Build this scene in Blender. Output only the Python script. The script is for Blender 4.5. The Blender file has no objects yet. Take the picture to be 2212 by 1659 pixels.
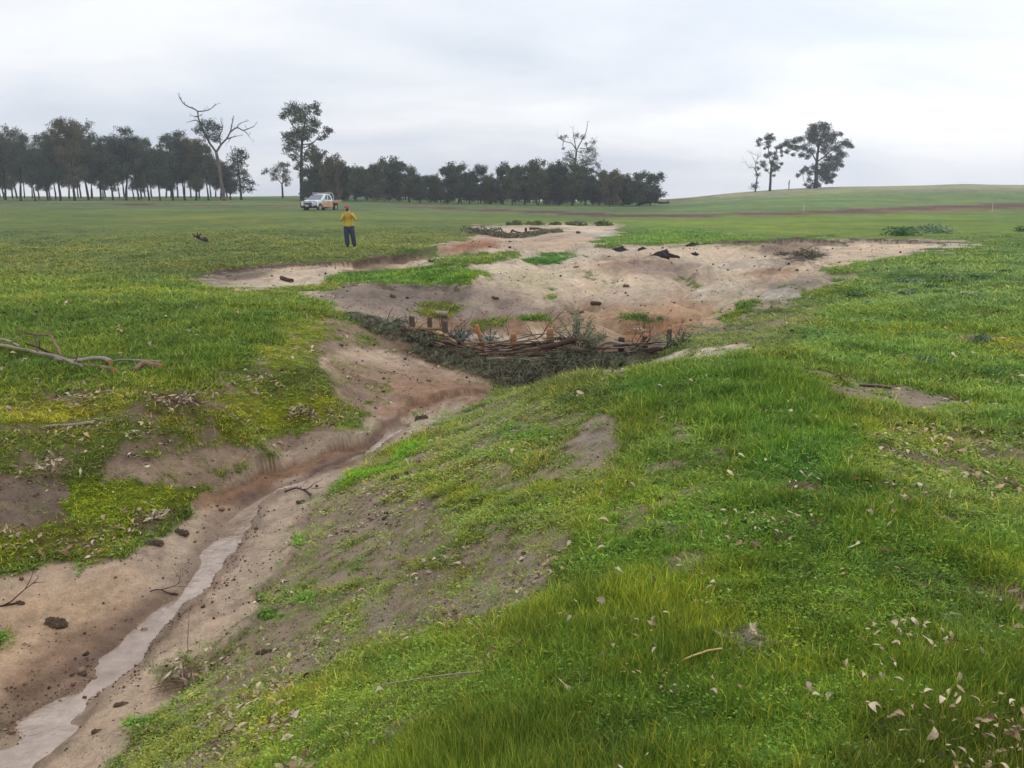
import bpy, math, random
import numpy as np
from mathutils import Vector, Matrix
R = math.radians
scene = bpy.context.scene
COL = scene.collection
# ---------------------------------------------------------------- camera
FPX, CU, CV, HOR = 1916.0, 1106.0, 829.5, 415.0
PITCH = math.atan((CV - HOR) / FPX)
CZ = 1.65
cd = bpy.data.cameras.new('camera'); cam = bpy.data.objects.new('camera', cd); COL.objects.link(cam)
cd.sensor_width = 36; cd.lens = 36 * FPX / 2212.0; cd.clip_start = .05; cd.clip_end = 9000
cam.location = (0, 0, CZ); cam.rotation_euler = (math.pi/2 - PITCH, 0, 0)
scene.camera = cam
# ---------------------------------------------------------------- sky and sun
SUN_EL, SUN_AZ = R(48), R(38)
w = bpy.data.worlds.new('World'); scene.world = w; w.use_nodes = True
nt = w.node_tree; nt.nodes.clear()
def N(t, **k):
    n = nt.nodes.new(t)
    for a, b in k.items(): setattr(n, a, b)
    return n
def Lk(a, b): nt.links.new(a, b)
def math_(op, a, b=None, clamp=False):
    n = N('ShaderNodeMath', operation=op); n.use_clamp = clamp
    for i, q in enumerate((a, b)):
        if q is None: continue
        if isinstance(q, (int, float)): n.inputs[i].default_value = q
        else: Lk(q, n.inputs[i])
    return n.outputs[0]
sky = N('ShaderNodeTexSky', sky_type='NISHITA'); sky.sun_disc = False
sky.sun_elevation = SUN_EL; sky.sun_rotation = SUN_AZ; sky.altitude = 200; sky.dust_density = 3
tc = N('ShaderNodeTexCoord'); sep = N('ShaderNodeSeparateXYZ'); Lk(tc.outputs['Generated'], sep.inputs[0])
zz = math_('MAXIMUM', sep.outputs[2], 0.0)
den = math_('ADD', zz, .30)
cx = math_('DIVIDE', sep.outputs[0], den); cy = math_('DIVIDE', sep.outputs[1], den)
cmb = N('ShaderNodeCombineXYZ'); Lk(cx, cmb.inputs[0]); Lk(cy, cmb.inputs[1])
n1 = N('ShaderNodeTexNoise'); n1.inputs['Scale'].default_value = 1.25; n1.inputs['Detail'].default_value = 7; n1.inputs['Roughness'].default_value = .52; n1.inputs['Distortion'].default_value = .25
mp = N('ShaderNodeMapping'); mp.inputs['Location'].default_value = (3.3, 1.2, 0); mp.inputs['Scale'].default_value = (.8, 1.25, 1); Lk(cmb.outputs[0], mp.inputs[0]); Lk(mp.outputs[0], n1.inputs['Vector'])
rp = N('ShaderNodeValToRGB'); Lk(n1.outputs[0], rp.inputs[0])
rp.color_ramp.elements[0].position = .35; rp.color_ramp.elements[0].color = (.63, .69, .78, 1)
rp.color_ramp.elements[1].position = .64; rp.color_ramp.elements[1].color = (.91, .925, .95, 1)
# brighter cloud over the right-hand horizon where the hidden sun is
vd = N('ShaderNodeVectorMath', operation='DOT_PRODUCT'); Lk(tc.outputs['Generated'], vd.inputs[0]); 
bd = Vector((math.sin(R(29)), math.cos(R(29)), math.tan(R(3.5)))).normalized(); vd.inputs[1].default_value = bd
gl = math_('MULTIPLY', math_('POWER', math_('MAXIMUM', vd.outputs['Value'], 0.0), 14.0), .16)
gu = math_('MULTIPLY', math_('POWER', zz, 1.2), .25)
ad = N('ShaderNodeVectorMath', operation='ADD'); Lk(rp.outputs[0], ad.inputs[0])
cg = N('ShaderNodeCombineXYZ'); gs = math_('ADD', gl, gu)
for i in range(3): Lk(gs, cg.inputs[i])
Lk(cg.outputs[0], ad.inputs[1])
sk = N('ShaderNodeVectorMath', operation='SCALE'); Lk(sky.outputs[0], sk.inputs[0]); sk.inputs['Scale'].default_value = .1
mx = N('ShaderNodeMix', data_type='RGBA'); mx.inputs[0].default_value = .93
Lk(sk.outputs[0], mx.inputs[6]); Lk(ad.outputs[0], mx.inputs[7])
bg = N('ShaderNodeBackground'); Lk(mx.outputs[2], bg.inputs[0]); bg.inputs[1].default_value = 1.0
wo = N('ShaderNodeOutputWorld'); Lk(bg.outputs[0], wo.inputs[0])
sd = bpy.data.lights.new('sun', 'SUN'); sun = bpy.data.objects.new('sun', sd); COL.objects.link(sun)
sd.energy = .7; sd.angle = R(24); sd.color = (1, .96, .9)
sdir = Vector((math.sin(SUN_AZ)*math.cos(SUN_EL), math.cos(SUN_AZ)*math.cos(SUN_EL), math.sin(SUN_EL)))
sun.rotation_euler = sdir.to_track_quat('Z', 'Y').to_euler()
vs = scene.view_settings; vs.view_transform = 'Standard'; vs.look = 'None'; vs.exposure = .18; vs.gamma = 1
scene.render.resolution_x, scene.render.resolution_y = 1024, 768
# ---------------------------------------------------------------- noise
def _h(ix, iy, s):
    n = (ix.astype(np.int64)*374761393 + iy.astype(np.int64)*668265263 + s*1274126177) & 0xffffffff
    n = ((n ^ (n >> 13)) * 1274126177) & 0xffffffff
    n = n ^ (n >> 16)
    return (n & 0xffff) / 65535.0
def vnoise(x, y, s=0):
    ix = np.floor(x); iy = np.floor(y); fx = x-ix; fy = y-iy
    fx = fx*fx*fx*(fx*(fx*6-15)+10); fy = fy*fy*fy*(fy*(fy*6-15)+10)
    ix = ix.astype(np.int64); iy = iy.astype(np.int64)
    a = _h(ix, iy, s); b = _h(ix+1, iy, s); c = _h(ix, iy+1, s); d = _h(ix+1, iy+1, s)
    return (a*(1-fx)+b*fx)*(1-fy) + (c*(1-fx)+d*fx)*fy
def fbm(x, y, sc, octv=4, s=0, gain=.5):
    """roughly -1..1; sc = size in metres of the largest feature"""
    t = 0; a = 1; tot = 0; X = x/sc; Y = y/sc
    for o in range(octv):
        cs, sn = math.cos(.6+o), math.sin(.6+o)
        t = t + a*(vnoise(X*cs-Y*sn+13.7*o, X*sn+Y*cs-7.1*o, s+o)*2-1); tot += a; a *= gain; X = X*2.03; Y = Y*2.03
    return t/tot*1.6
def sstep(a, b, t):
    t = np.clip((t-a)/(b-a), 0, 1); return t*t*(3-2*t)
# ---------------------------------------------------------------- terrain
cP, sP = math.cos(PITCH), math.sin(PITCH)
def ray(u, v):
    a = (u-CU)/FPX; b = (v-CV)/FPX
    return a, cP-b*sP, -sP-b*cP
def pz(u, v, z):
    dx, dy, dz = ray(u, v); t = z/dz; return (dx*t, dy*t, z)
def py(u, v, y):
    dx, dy, dz = ray(u, v); t = y/dy; return (dx*t, y, dz*t)
def project(x, y, zc):
    f = y*cP - zc*sP; up = y*sP + zc*cP
    f = np.maximum(f, 1e-3)
    return CU + FPX*x/f, CV - FPX*up/f
CP = []
for u, v, z in [
  # near bank on the right
  (2212,1659,-1.60),(1900,1659,-1.62),(1600,1659,-1.65),(1300,1659,-1.68),(1000,1659,-1.76),(700,1659,-2.05),(450,1659,-2.5),(250,1659,-2.85),
  (2212,1300,-1.63),(1900,1300,-1.62),(1500,1300,-1.70),(1200,1300,-1.90),(950,1300,-2.20),(750,1300,-2.52),(600,1300,-2.80),
  (2212,1050,-1.70),(1900,1050,-1.60),(1600,1050,-1.68),(1350,1050,-1.82),(1150,1050,-2.05),(950,1050,-2.42),(800,1050,-2.70),(720,1060,-2.86),
  (2212,900,-1.78),(2000,880,-1.76),(1850,860,-1.70),(1600,900,-1.62),(1400,900,-1.75),(1200,920,-2.05),(1050,920,-2.42),(950,925,-2.72),
  (1700,775,-1.76),(1500,785,-1.78),(1290,800,-1.98),(1190,830,-2.3),(1110,850,-2.6),
  (2212,750,-1.82),(2000,730,-1.86),(1850,720,-1.90),(1700,700,-2.05),
  (2212,620,-1.86),(2000,620,-1.90),(1800,640,-2.1),
  # stream bed
  (100,1560,-3.05),(0,1560,-3.0),(0,1659,-3.04),(300,1400,-3.0),(400,1290,-2.98),(500,1120,-2.95),(560,1180,-2.93),(480,1300,-2.95),(350,1480,-2.97),
  (650,1040,-2.93),(780,980,-2.92),(860,920,-2.91),(960,870,-2.91),(1050,850,-2.90),
  # left bank
  (150,1300,-2.93),(0,1400,-2.93),(0,1270,-2.82),(250,1200,-2.82),(0,1150,-2.62),(200,1100,-2.70),(400,1100,-2.82),(0,1000,-2.30),(300,1000,-2.46),(500,1000,-2.72),(620,970,-2.85),
  (0,900,-2.12),(300,900,-2.2),(500,900,-2.38),(650,900,-2.6),(760,900,-2.78),(0,800,-2.05),(300,800,-2.08),(500,800,-2.18),(620,800,-2.3),(750,800,-2.55),(870,820,-2.76),(970,830,-2.86),
  (0,700,-2.08),(400,700,-2.10),(600,710,-2.14),(740,700,-2.25),(820,760,-2.6),(0,640,-2.1),(300,640,-2.12),(500,645,-2.18),(640,650,-2.26),
  ]: CP.append(pz(u, v, z))
for u, v, y in [
  # gully beyond the weir
  (860,700,15.9),(760,672,17.2),(1000,722,16.0),(1150,722,16.3),(1300,724,16.2),(1420,716,16.4),(1500,700,16.6),
  (900,650,19.6),(1050,660,19.2),(1200,655,19.6),(1350,670,18.8),(1450,650,19.8),(1550,670,18.4),(1600,640,20.6),(1700,640,20.0),
  (800,622,21.6),(1000,600,23.6),(1200,610,23.4),(1350,600,24.6),(1500,590,26),(1620,605,23.6),(1740,600,24),(1850,590,25),
  (1000,575,27.5),(1150,560,30),(1300,565,29),(1400,550,31.5),(1550,540,33.0),(1700,566,28.6),(1740,573,28.0),(1760,552,31),(1850,560,29.5),
  (1560,527,36),(1700,525,36),(1900,525,35),(2050,525,35),(2212,530,33),(2212,570,24.5),(2000,570,25.5),
  (1000,548,33.0),(930,545,34),(860,570,29.4),(760,590,27.0),(620,612,24.2),(480,618,23.4),
  (440,585,26.4),(560,573,27.4),(700,566,28.6),(800,560,30.2),(880,545,33.5),(960,530,37),(1050,535,36),
  (755,535,36.6),(400,560,29.5),(0,560,29.5),(200,600,24.4),(0,600,23.5),(400,610,22.6),
  (1100,527,42),(1100,512,48),(1010,500,51),(1210,498,52),(1100,495,56),(1000,520,42),(1250,515,45),(1250,488,62),(1400,490,58),(1450,515,42),(1300,535,37),
  (1700,500,48),(2000,500,46),(2212,500,44),(1500,480,66),(1900,480,64),(2212,470,70),
  (0,500,50),(400,500,50),(800,500,50),(900,480,66),(400,470,74),(0,470,74),
  (680,452,95),(300,450,98),(0,448,100),(1000,455,98),(1200,458,96),(1500,464,90),(1700,460,92),(1900,453,98),(2212,441,108),
  (0,437,135),(400,435,140),(700,434,145),(1000,440,145),(1200,444,142),(1300,445,142),(1450,442,150),(1600,440,130),
  (0,425,220),(400,424,225),(700,424,225),(1000,430,230),(1200,434,230),(1350,435,230),(1430,432.5,230),
  (1500,430,190),(1600,417,205),(1700,410,210),(1800,405,215),(1950,403,215),(2080,397.5,230),(2212,399.5,235),(2500,408,240),
  (1700,436,130),(1900,428,140),(2100,425,145),(2212,422,150),(1750,420,170),(2000,412,180),(2212,409,185),
  ]: CP.append(py(u, v, y))
CP += [ # hidden or out of frame, world metres relative to the lens
  (1.0,13.9,-2.9),(0.2,13.6,-2.95),(1.7,13.6,-2.72),(2.7,13.6,-2.32),(1.0,12.6,-2.85),(1.8,12.2,-2.5),(2.9,12.0,-2.05),(4.4,13.6,-1.95),(0.4,15.2,-2.85),(-1.0,15.0,-2.72),(1.8,15.2,-2.75),
  (-2.5,16.2,-2.3),(-1.6,14.6,-2.7),(3.0,15.6,-2.4),
  (0,0,-1.65),(0,1,-1.65),(1,0,-1.62),(2,2,-1.6),(-1,0,-1.9),(-1,1.2,-1.95),(-2,1,-2.5),(-3,2,-3.0),(-3.6,3,-3.08),(-4.2,2,-3.05),(-5.2,3.4,-2.8),(-4,0,-3.1),(-6,0,-2.7),
  (0,-3,-1.75),(3,-2,-1.7),(-4,-4,-3.0),(0,-12,-2),(12,-6,-1.8),(-14,-6,-2.3),(14,8,-1.7),(-14,8,-2.1),(25,15,-1.8),(-28,18,-2.1),
  (0,-60,-2.5),(80,-20,-2),(-80,-20,-2),(90,50,-1.5),(-90,50,-2),(0,-300,-3),(300,-50,-2),(-300,-50,-2),(330,150,1),(-330,150,-2),
  (-300,480,-5),(0,520,-6.5),(250,480,-5),(500,400,-4),(-900,1500,-18),(0,1800,-20),(900,1500,-16),(0,3800,-40),(2500,2600,-34),(-2500,2600,-38),(3800,0,-36),(-3800,0,-36),(0,-3800,-36)]
CPa = np.array(CP, dtype=np.float64)
def warp(x, y):
    r = np.sqrt(x*x+y*y)+1e-9; k = np.log1p(r/1.5)/r
    return x*k*1.35, y*k
_wx, _wy = warp(CPa[:,0], CPa[:,1])
def _K(d2): return .5*d2*np.log(d2+1e-12)
_n = len(CPa)
_A = np.zeros((_n+3, _n+3)); _d2 = (_wx[:,None]-_wx[None])**2+(_wy[:,None]-_wy[None])**2
_A[:_n,:_n] = _K(_d2) + np.eye(_n)*2e-5
_A[:_n,_n] = 1; _A[:_n,_n+1] = _wx; _A[:_n,_n+2] = _wy; _A[_n:,:_n] = _A[:_n,_n:].T
# relative heights scale with distance so that far hills do not swamp the near banks
_W = np.linalg.solve(_A, np.concatenate([CPa[:,2], [0,0,0]]))
def base_h(x, y):
    x = np.asarray(x, float); y = np.asarray(y, float); sh = x.shape; x = x.ravel(); y = y.ravel()
    out = np.empty(len(x))
    for i in range(0, len(x), 40000):
        wx, wy = warp(x[i:i+40000], y[i:i+40000])
        d2 = (wx[:,None]-_wx[None])**2+(wy[:,None]-_wy[None])**2
        out[i:i+40000] = _K(d2)@_W[:_n] + _W[_n] + _W[_n+1]*wx + _W[_n+2]*wy
    return out.reshape(sh)
_yy = np.geomspace(1.2, 420, 900)
def hit(u, v, hf):
    dx, dy, dz = ray(u, v); t = _yy/dy; zr = dz*t; zg = hf(dx*t, _yy)
    b = np.nonzero(zr < zg)[0]
    i = b[0] if len(b) else len(_yy)-1
    if i == 0 or not len(b): return dx*t[i], _yy[i]
    a0 = zr[i-1]-zg[i-1]; a1 = zr[i]-zg[i]; k = a0/(a0-a1); y = _yy[i-1]+(_yy[i]-_yy[i-1])*k
    return dx/dy*y, y
def wpoly(pts): return np.array([hit(p[0], p[1], base_h)+tuple(p[2:]) for p in pts])
def pdist(x, y, P):
    """signed distance to a polyline (positive to the left of its direction) and parameter along it"""
    best = np.full(x.shape, 1e9); sg = np.ones(x.shape); par = np.zeros(x.shape)
    for i in range(len(P)-1):
        ax, ay = P[i,0], P[i,1]; bx, by = P[i+1,0]-ax, P[i+1,1]-ay; L = bx*bx+by*by+1e-12
        t = np.clip(((x-ax)*bx+(y-ay)*by)/L, 0, 1); qx = x-ax-bx*t; qy = y-ay-by*t; d = np.sqrt(qx*qx+qy*qy)
        m = d < best; best = np.where(m, d, best); sg = np.where(m, np.sign(bx*(y-ay)-by*(x-ax)), sg); par = np.where(m, i+t, par)
    return best*sg, par
STREAM = wpoly([(870,905,.05),(850,928,.09),(780,980,.035),(690,1018,.03),(600,1055,.035),(540,1088,.07),(510,1120,.16),(480,1170,.13),(440,1230,.10),(395,1285,.09),(330,1340,.12),(245,1430,.15),(180,1470,.18),(100,1540,.24),(20,1610,.27)])
STREAM = np.vstack([STREAM, [-3.6, 3.2, .3], [-3.9, 1.5, .3], [-3.9, -3, .3]])
RILL = wpoly([(1060,846,.05),(1000,862,.06),(930,880,.07),(870,905,.08)])
SCARP = wpoly([(1062,838),(1000,850),(950,858),(905,868),(868,890),(850,915),(800,945),(740,968),(690,985),(640,1000),(580,1018),(520,1040),(455,1052)])
SCARP2 = wpoly([(548,1095),(535,1150),(500,1190),(490,1240),(430,1300),(370,1352),(320,1400),(290,1440)])
SCARP3 = wpoly([(240,1430),(190,1462),(110,1500),(50,1525),(0,1550)])
BEDEDGE = wpoly([(240,1659),(330,1560),(400,1470),(470,1420),(550,1345),(560,1290),(620,1240),(640,1180),(650,1130),(700,1090),(722,1050)])
HEAD1 = wpoly([(415,598),(450,588),(500,580),(560,575),(640,570),(700,567),(760,562),(820,556),(870,548),(905,541),(940,533)])
HEAD2 = wpoly([(1520,524),(1580,520),(1658,518),(1700,514),(1731,512),(1790,520),(1840,516),(1890,515),(1933,517),(2000,521),(2060,525)])
HEAD3 = wpoly([(640,635),(720,640),(800,660),(850,690)])
RILLS = [wpoly(p) for p in ([(1500,575),(1600,600),(1640,628),(1600,655),(1500,690),(1400,715)], [(1250,640),(1300,680),(1360,715)], [(1690,585),(1640,600),(1600,625)],
        [(1100,640),(1040,670),(1010,700)], [(1360,585),(1300,600),(1240,640),(1200,680)], [(1800,595),(1720,610),(1650,635)], [(1200,560),(1120,590),(1060,620)], [(1450,560),(1480,600),(1450,640)], [(950,640),(1000,680),(1060,715)], [(1150,640),(1180,690),(1200,715)])]
def ground(x, y):
    """height relative to the lens"""
    x = np.asarray(x, float); y = np.asarray(y, float)
    z = base_h(x, y); r = np.sqrt(x*x+y*y)
    near = r < 60
    xn = x; yn = y
    z = z + .045*fbm(xn, yn, 2.2, 3, 5)*sstep(90, 20, r) + .018*fbm(xn, yn, .5, 3, 9)*sstep(60, 15, r) + .25*fbm(xn, yn, 38, 2, 77)*sstep(60, 120, r)*0.4
    z = z + .009*fbm(xn, yn, .11, 3, 19)*sstep(20, 8, r) + .012*np.maximum(fbm(xn, yn, .27, 3, 21), 0)**1.5*sstep(26, 12, r)
    z = z - .028*np.abs(fbm(xn, yn, .75, 4, 23, .6))*sstep(24, 12, r)
    # hummocks on the eroded sand beyond the weir
    mm = sstep(15.5, 18, yn)*sstep(40, 34, yn)*sstep(-5, -2.5, xn)*sstep(12, 9, xn)
    z = z + mm*(.23*fbm(xn, yn, 3.0, 3, 31) - .17*np.abs(fbm(xn*1.3, yn*.55, 1.6, 4, 37)) + .045*fbm(xn, yn, .4, 3, 39) + .08)
    if np.any(near):
        i = np.nonzero(near.ravel())[0]; X = x.ravel()[i]; Y = y.ravel()[i]; Z = z.ravel().copy(); q = np.zeros(len(i))
        wx = X+.05*fbm(X, Y, .35, 3, 41); wy = Y+.05*fbm(X, Y, .35, 3, 43)
        for P, dep in ((STREAM, .055), (RILL, .05)):
            d, p = pdist(wx, wy, P); hw = np.interp(p, np.arange(len(P)), P[:,2])*.84; q -= dep*sstep(1.5, .85, np.abs(d)/hw)
        for P, dep, ln, side in ((SCARP, .11, .9, -1), (SCARP2, .035, .5, 1), (SCARP3, .03, .5, -1), (BEDEDGE, .06, .5, 1)):
            d, p = pdist(wx, wy, P); d = d*side; e = sstep(0, .8, p)*sstep(len(P)-1, len(P)-2, p)
            am = dep*e*(.75+.5*fbm(X, Y, .6, 2, 51))
            d = d+.035*fbm(X, Y, .30, 4, 53, .55); q += am*np.where(d > 0, sstep(0, .05, d)*np.exp(-np.maximum(d, 0)/ln), 0) - am*.25*np.where(d <= 0, np.exp(d/.12), 0)
        for P, dep, ln in ((HEAD1, .34, 3.0), (HEAD2, .30, 4.0)):
            d, p = pdist(X+.35*fbm(X, Y, .9, 4, 71, .6), Y+.35*fbm(X, Y, .9, 4, 73, .6), P); d = -d; e = sstep(0, 1.2, p)*sstep(len(P)-1, len(P)-2.2, p)
            q -= dep*e*(.7+.6*fbm(X, Y, 2, 2, 75))*np.where(d > 0, sstep(0, .22, d)*np.exp(-np.maximum(d-.3, 0)/ln), 0)
        for P in RILLS:
            d, p = pdist(X+.25*fbm(X, Y, 1.2, 2, 61), Y+.25*fbm(X, Y, 1.2, 2, 63), P); q -= .20*np.exp(-(d/.30)**2)
        Z[i] += q; z = Z.reshape(z.shape)
    return z
def G3(x, y): return float(ground(np.array([x]), np.array([y]))[0]) + CZ
def at(u, v):
    """world point on the ground seen at photo point (u, v)"""
    x, y = hit(u, v, ground); return Vector((x, y, G3(x, y)))
# ---------------------------------------------------------------- what covers the ground
def lin(c):
    c = np.array(c, float)/255.; return np.where(c <= .04045, c/12.92, ((c+.055)/1.055)**2.4)
S4 = 4.0; LW, LH = 561, 423
gx, gy = np.meshgrid((np.arange(LW)-4)*S4, (np.arange(LH)-4)*S4)
LAY = {k: np.zeros((LH, LW)) for k in ('G', 'hgt', 'lit', 'moss')}
for c in range(3): LAY['s%d' % c] = np.zeros((LH, LW)); LAY['g%d' % c] = np.zeros((LH, LW))
def blur(m, n):
    for _ in range(2):
        for ax in (0, 1):
            k = max(1, int(n)); p = np.pad(m, [(k, k) if a == ax else (0, 0) for a in (0, 1)], mode='edge')
            cs = np.cumsum(p, axis=ax); cs = np.concatenate([np.zeros_like(np.take(cs, [0], axis=ax)), cs], axis=ax)
            L = m.shape[ax]; m = (np.take(cs, range(2*k+1, 2*k+1+L), axis=ax)-np.take(cs, range(0, L), axis=ax))/(2*k+1)
    return m
def mask(poly, bl):
    ins = np.zeros(gx.shape, bool); n = len(poly)
    for i in range(n):
        x0, y0 = poly[i]; x1, y1 = poly[(i+1) % n]
        if y0 == y1: continue
        c = ((gy >= min(y0, y1)) & (gy < max(y0, y1))) & (gx < x0+(gy-y0)*(x1-x0)/(y1-y0))
        ins ^= c
    m = ins.astype(float)
    return blur(m, bl/S4) if bl >= S4 else m
def paint(poly, bl=8, soil=None, grass=None, **kw):
    m = mask(poly, bl)
    for k, v in kw.items(): LAY[k] = LAY[k]*(1-m)+v*m
    for nm, col in (('s', soil), ('g', grass)):
        if col is not None:
            cl = lin(col)
            for c in range(3): LAY[nm+str(c)] = LAY[nm+str(c)]*(1-m)+cl[c]*m
def line(pts, wd, **kw):
    top = [(x, y-w_/2) for (x, y), w_ in zip(pts, wd)]; bot = [(x, y+w_/2) for (x, y), w_ in zip(pts, wd)]
    paint(top+bot[::-1], **kw)
def spot(u, v, ru, rv, **kw):
    paint([(u+ru*math.cos(t)*(1+.22*math.sin(3*t+u)), v+rv*math.sin(t)*(1+.2*math.cos(2*t+v))) for t in np.linspace(0, 2*math.pi, 20)[:-1]], **kw)
ALL = [(-50,-50),(2300,-50),(2300,1750),(-50,1750)]
SOIL=(146,129,112); SAND=(188,170,151); BED=(188,166,146); WET=(138,116,99); ORANGE=(156,124,98); WHITE=(186,176,165); RIDGE=(202,187,167)
MEAD=(91,109,58); MID=(82,112,44); LUSH=(62,108,28); OLIVE=(92,116,44); MOSS=(122,140,38); BRIGHT=(84,134,36); PALE=(104,124,70)
paint(ALL, 0, soil=SOIL, grass=MEAD, G=1, hgt=.10, lit=.02)
paint([(-50,400),(2300,380),(2300,470),(1500,470),(900,460),(-50,448)], 6, grass=(86,106,68), hgt=.06)
paint([(-50,640),(800,610),(1000,720),(1100,900),(500,1300),(-50,1300)], 30, grass=MID, hgt=.12)
paint([(-50,600),(420,600),(560,640),(520,660),(-50,640)], 15, grass=(94,122,48))
paint([(1280,470),(2300,455),(2300,530),(1500,530)], 10, grass=(98,124,58), hgt=.06)
paint([(1600,560),(2300,520),(2300,1000),(1900,900),(1700,740)], 25, grass=(92,126,56), hgt=.09)
paint([(1750,570),(2300,540),(2300,660),(1800,650)], 20, grass=(104,138,74), hgt=.10)
paint([(1250,1700),(1100,900),(1500,760),(1750,750),(1900,900),(2300,1000),(2300,1700)], 30, grass=OLIVE, hgt=.10)
# hill: pale stubble at the top, green slope
paint([(1440,430),(1500,428),(1600,412),(1700,402),(1880,398),(2080,392),(2300,394),(2300,416),(2080,415),(1850,419),(1700,425),(1560,434),(1500,437)], 4, grass=(138,143,118), soil=(138,143,118), hgt=.04)
paint([(1500,436),(1600,428),(1800,416),(2300,414),(2300,436),(1900,450),(1600,460),(1400,460)], 5, grass=(94,120,76), hgt=.05)
# brown graded strip across the meadow
BRN=(84,70,58)
DRK=(84,72,62)
line([(-50,441),(200,441),(400,443),(650,443)], [4,5,5,4.5], bl=0, G=.22, soil=BRN, hgt=.04)
line([(850,447),(1000,451),(1150,457),(1250,462),(1340,466),(1500,466)], [4.5,5.5,7,9,10,7], bl=0, G=.08, soil=BRN, hgt=.04)
line([(1480,466),(1700,461),(1850,456),(2000,451),(2100,448),(2300,440)], [7,8,11,15,15,14], bl=0, G=.03, soil=(94,78,64), hgt=.04)
line([(1800,459),(1950,456),(2100,453),(2200,449)], [1,4,5,2], bl=0, G=.0, soil=(124,102,80))
line([(1440,433),(1500,432),(1560,426)], [2,3,1], bl=0, G=.1, soil=BRN)
# eroded gully beyond the weir
paint([(420,606),(470,590),(560,578),(640,570),(760,566),(840,560),(900,545),(940,535),(950,520),(1010,521),(1020,506),(1010,488),(1100,486),(1200,484),(1290,480),(1400,481),(1330,491),(1352,506),(1290,520),
       (1300,532),(1500,527),(1640,530),(1700,524),(1780,520),(1950,518),(2100,524),(2110,534),(1990,545),(1900,556),(1820,572),(1760,585),(1830,592),(1760,635),(1640,665),(1600,690),(1560,705),(1480,722),(1440,735),(1300,740),
       (1000,735),(860,705),(770,692),(700,655),(640,632),(560,628),(480,626)], 5, G=.07, soil=SAND, hgt=.05, lit=.0)
paint([(650,630),(1100,610),(1200,680),(1000,720),(780,690)], 15, soil=(150,134,122))
paint([(1050,545),(1300,540),(1620,560),(1700,600),(1500,560),(1250,570),(1050,600)], 15, soil=RIDGE)
paint([(1500,528),(1720,570),(1740,590),(1600,600),(1480,570),(1350,560)], 10, soil=(196,178,158))
paint([(1280,560),(1420,556),(1520,585),(1400,590),(1290,580)], 10, soil=(152,128,110))
paint([(1250,660),(1500,640),(1560,690),(1440,735),(1250,740),(1100,735),(1000,715),(1100,700)], 14, soil=(172,142,116))
paint([(1330,700),(1500,690),(1480,725),(1340,738)], 8, soil=(150,112,84))
paint([(900,690),(1150,690),(1140,725),(1000,730),(880,705)], 8, soil=(142,110,88))
paint([(1640,600),(1830,590),(1760,635),(1600,670)], 8, soil=(150,136,124), G=.3)
paint([(1610,628),(1680,625),(1750,632),(1720,648),(1640,645)], 4, soil=WHITE, G=.05)
paint([(1280,501),(1340,502),(1350,512),(1270,518),(1220,512)], 3, soil=WHITE, G=0)
paint([(1990,525),(2100,524),(2106,533),(2020,536),(1980,534)], 3, soil=WHITE, G=.1)
paint([(940,540),(1010,520),(1060,512),(1100,525),(1060,540),(960,548)], 4, soil=(150,112,88), G=.05)
paint([(1100,525),(1180,508),(1260,506),(1300,520),(1200,538),(1100,545)], 4, soil=(176,154,136), G=.02)
paint([(760,560),(900,545),(950,540),(930,560),(860,575),(760,585)], 5, soil=(118,100,84), G=.3)
paint([(1650,525),(1760,520),(1790,540),(1740,572),(1690,556),(1650,545)], 4, soil=(140,122,108), G=.1)
paint([(1720,540),(1775,545),(1745,568),(1700,562)], 3, soil=(84,74,66), G=.1)
paint([(430,600),(560,580),(600,590),(540,605),(470,612)], 4, soil=(118,104,92), G=.2)
GR2=(84,124,48)
for p, g in (([(690,603),(730,592),(800,588),(900,580),(1010,578),(1030,590),(1015,612),(960,618),(880,612),(760,612),(700,612)], GR2), ([(940,560),(1120,540),(1150,550),(1080,566),(1000,580),(930,580)], (96,124,60)),
             ([(1140,560),(1170,550),(1235,549),(1250,560),(1200,573),(1140,573)], (74,122,44)), ([(1178,630),(1210,628),(1226,640),(1200,648),(1180,640)], (82,130,36)),
             ([(1100,688),(1150,680),(1178,680),(1160,698),(1105,700)], (82,122,40)), ([(1040,692),(1085,688),(1090,706),(1040,708)], (84,112,46)), ([(885,655),(960,650),(990,672),(940,690),(890,680)], (96,110,50)),
             ([(1340,685),(1400,678),(1440,690),(1400,700)], (84,108,50)), ([(1540,680),(1600,655),(1640,650),(1590,680),(1545,700)], (88,122,46)), ([(1280,515),(1400,495),(1500,495),(1640,520),(1500,528),(1300,530)], (88,124,56)),
             ([(600,615),(700,612),(760,618),(700,632),(620,630)], (96,118,58))):
    paint(p, 5, G=1, grass=g, hgt=.13)
for u, v, a in ((1330,610,20),(1280,596,18),(1460,600,16),(1500,612,20),(1120,640,14),(1000,660,16),(1050,600,24),(1130,590,20),(1240,590,18),(1560,640,12),(1250,648,14),(1400,632,12),(1180,610,16),(1380,570,14)):
    spot(u, v, a, a*.28, bl=4, G=.75, grass=(108,126,64), hgt=.05)
paint([(1440,735),(1480,715),(1600,690),(1640,665),(1760,640),(1790,680),(1700,735),(1600,760),(1500,765)], 12, G=.55, soil=(140,126,114), grass=(104,122,64), hgt=.07)
paint([(1250,806),(1420,762),(1560,744),(1610,738),(1625,756),(1500,776),(1400,794),(1300,812)], 4, G=.06, soil=(190,178,162), hgt=.05)
paint([(1560,640),(1620,628),(1650,640),(1600,650)], 4, G=.3, soil=SAND)
line([(415,600),(450,591),(500,584),(560,579),(640,574),(700,571),(760,567),(820,561),(870,553),(905,546),(945,538)], [6,9,10,8,8,12,14,14,12,12,10], bl=3, soil=(92,78,66), G=.22)
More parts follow.
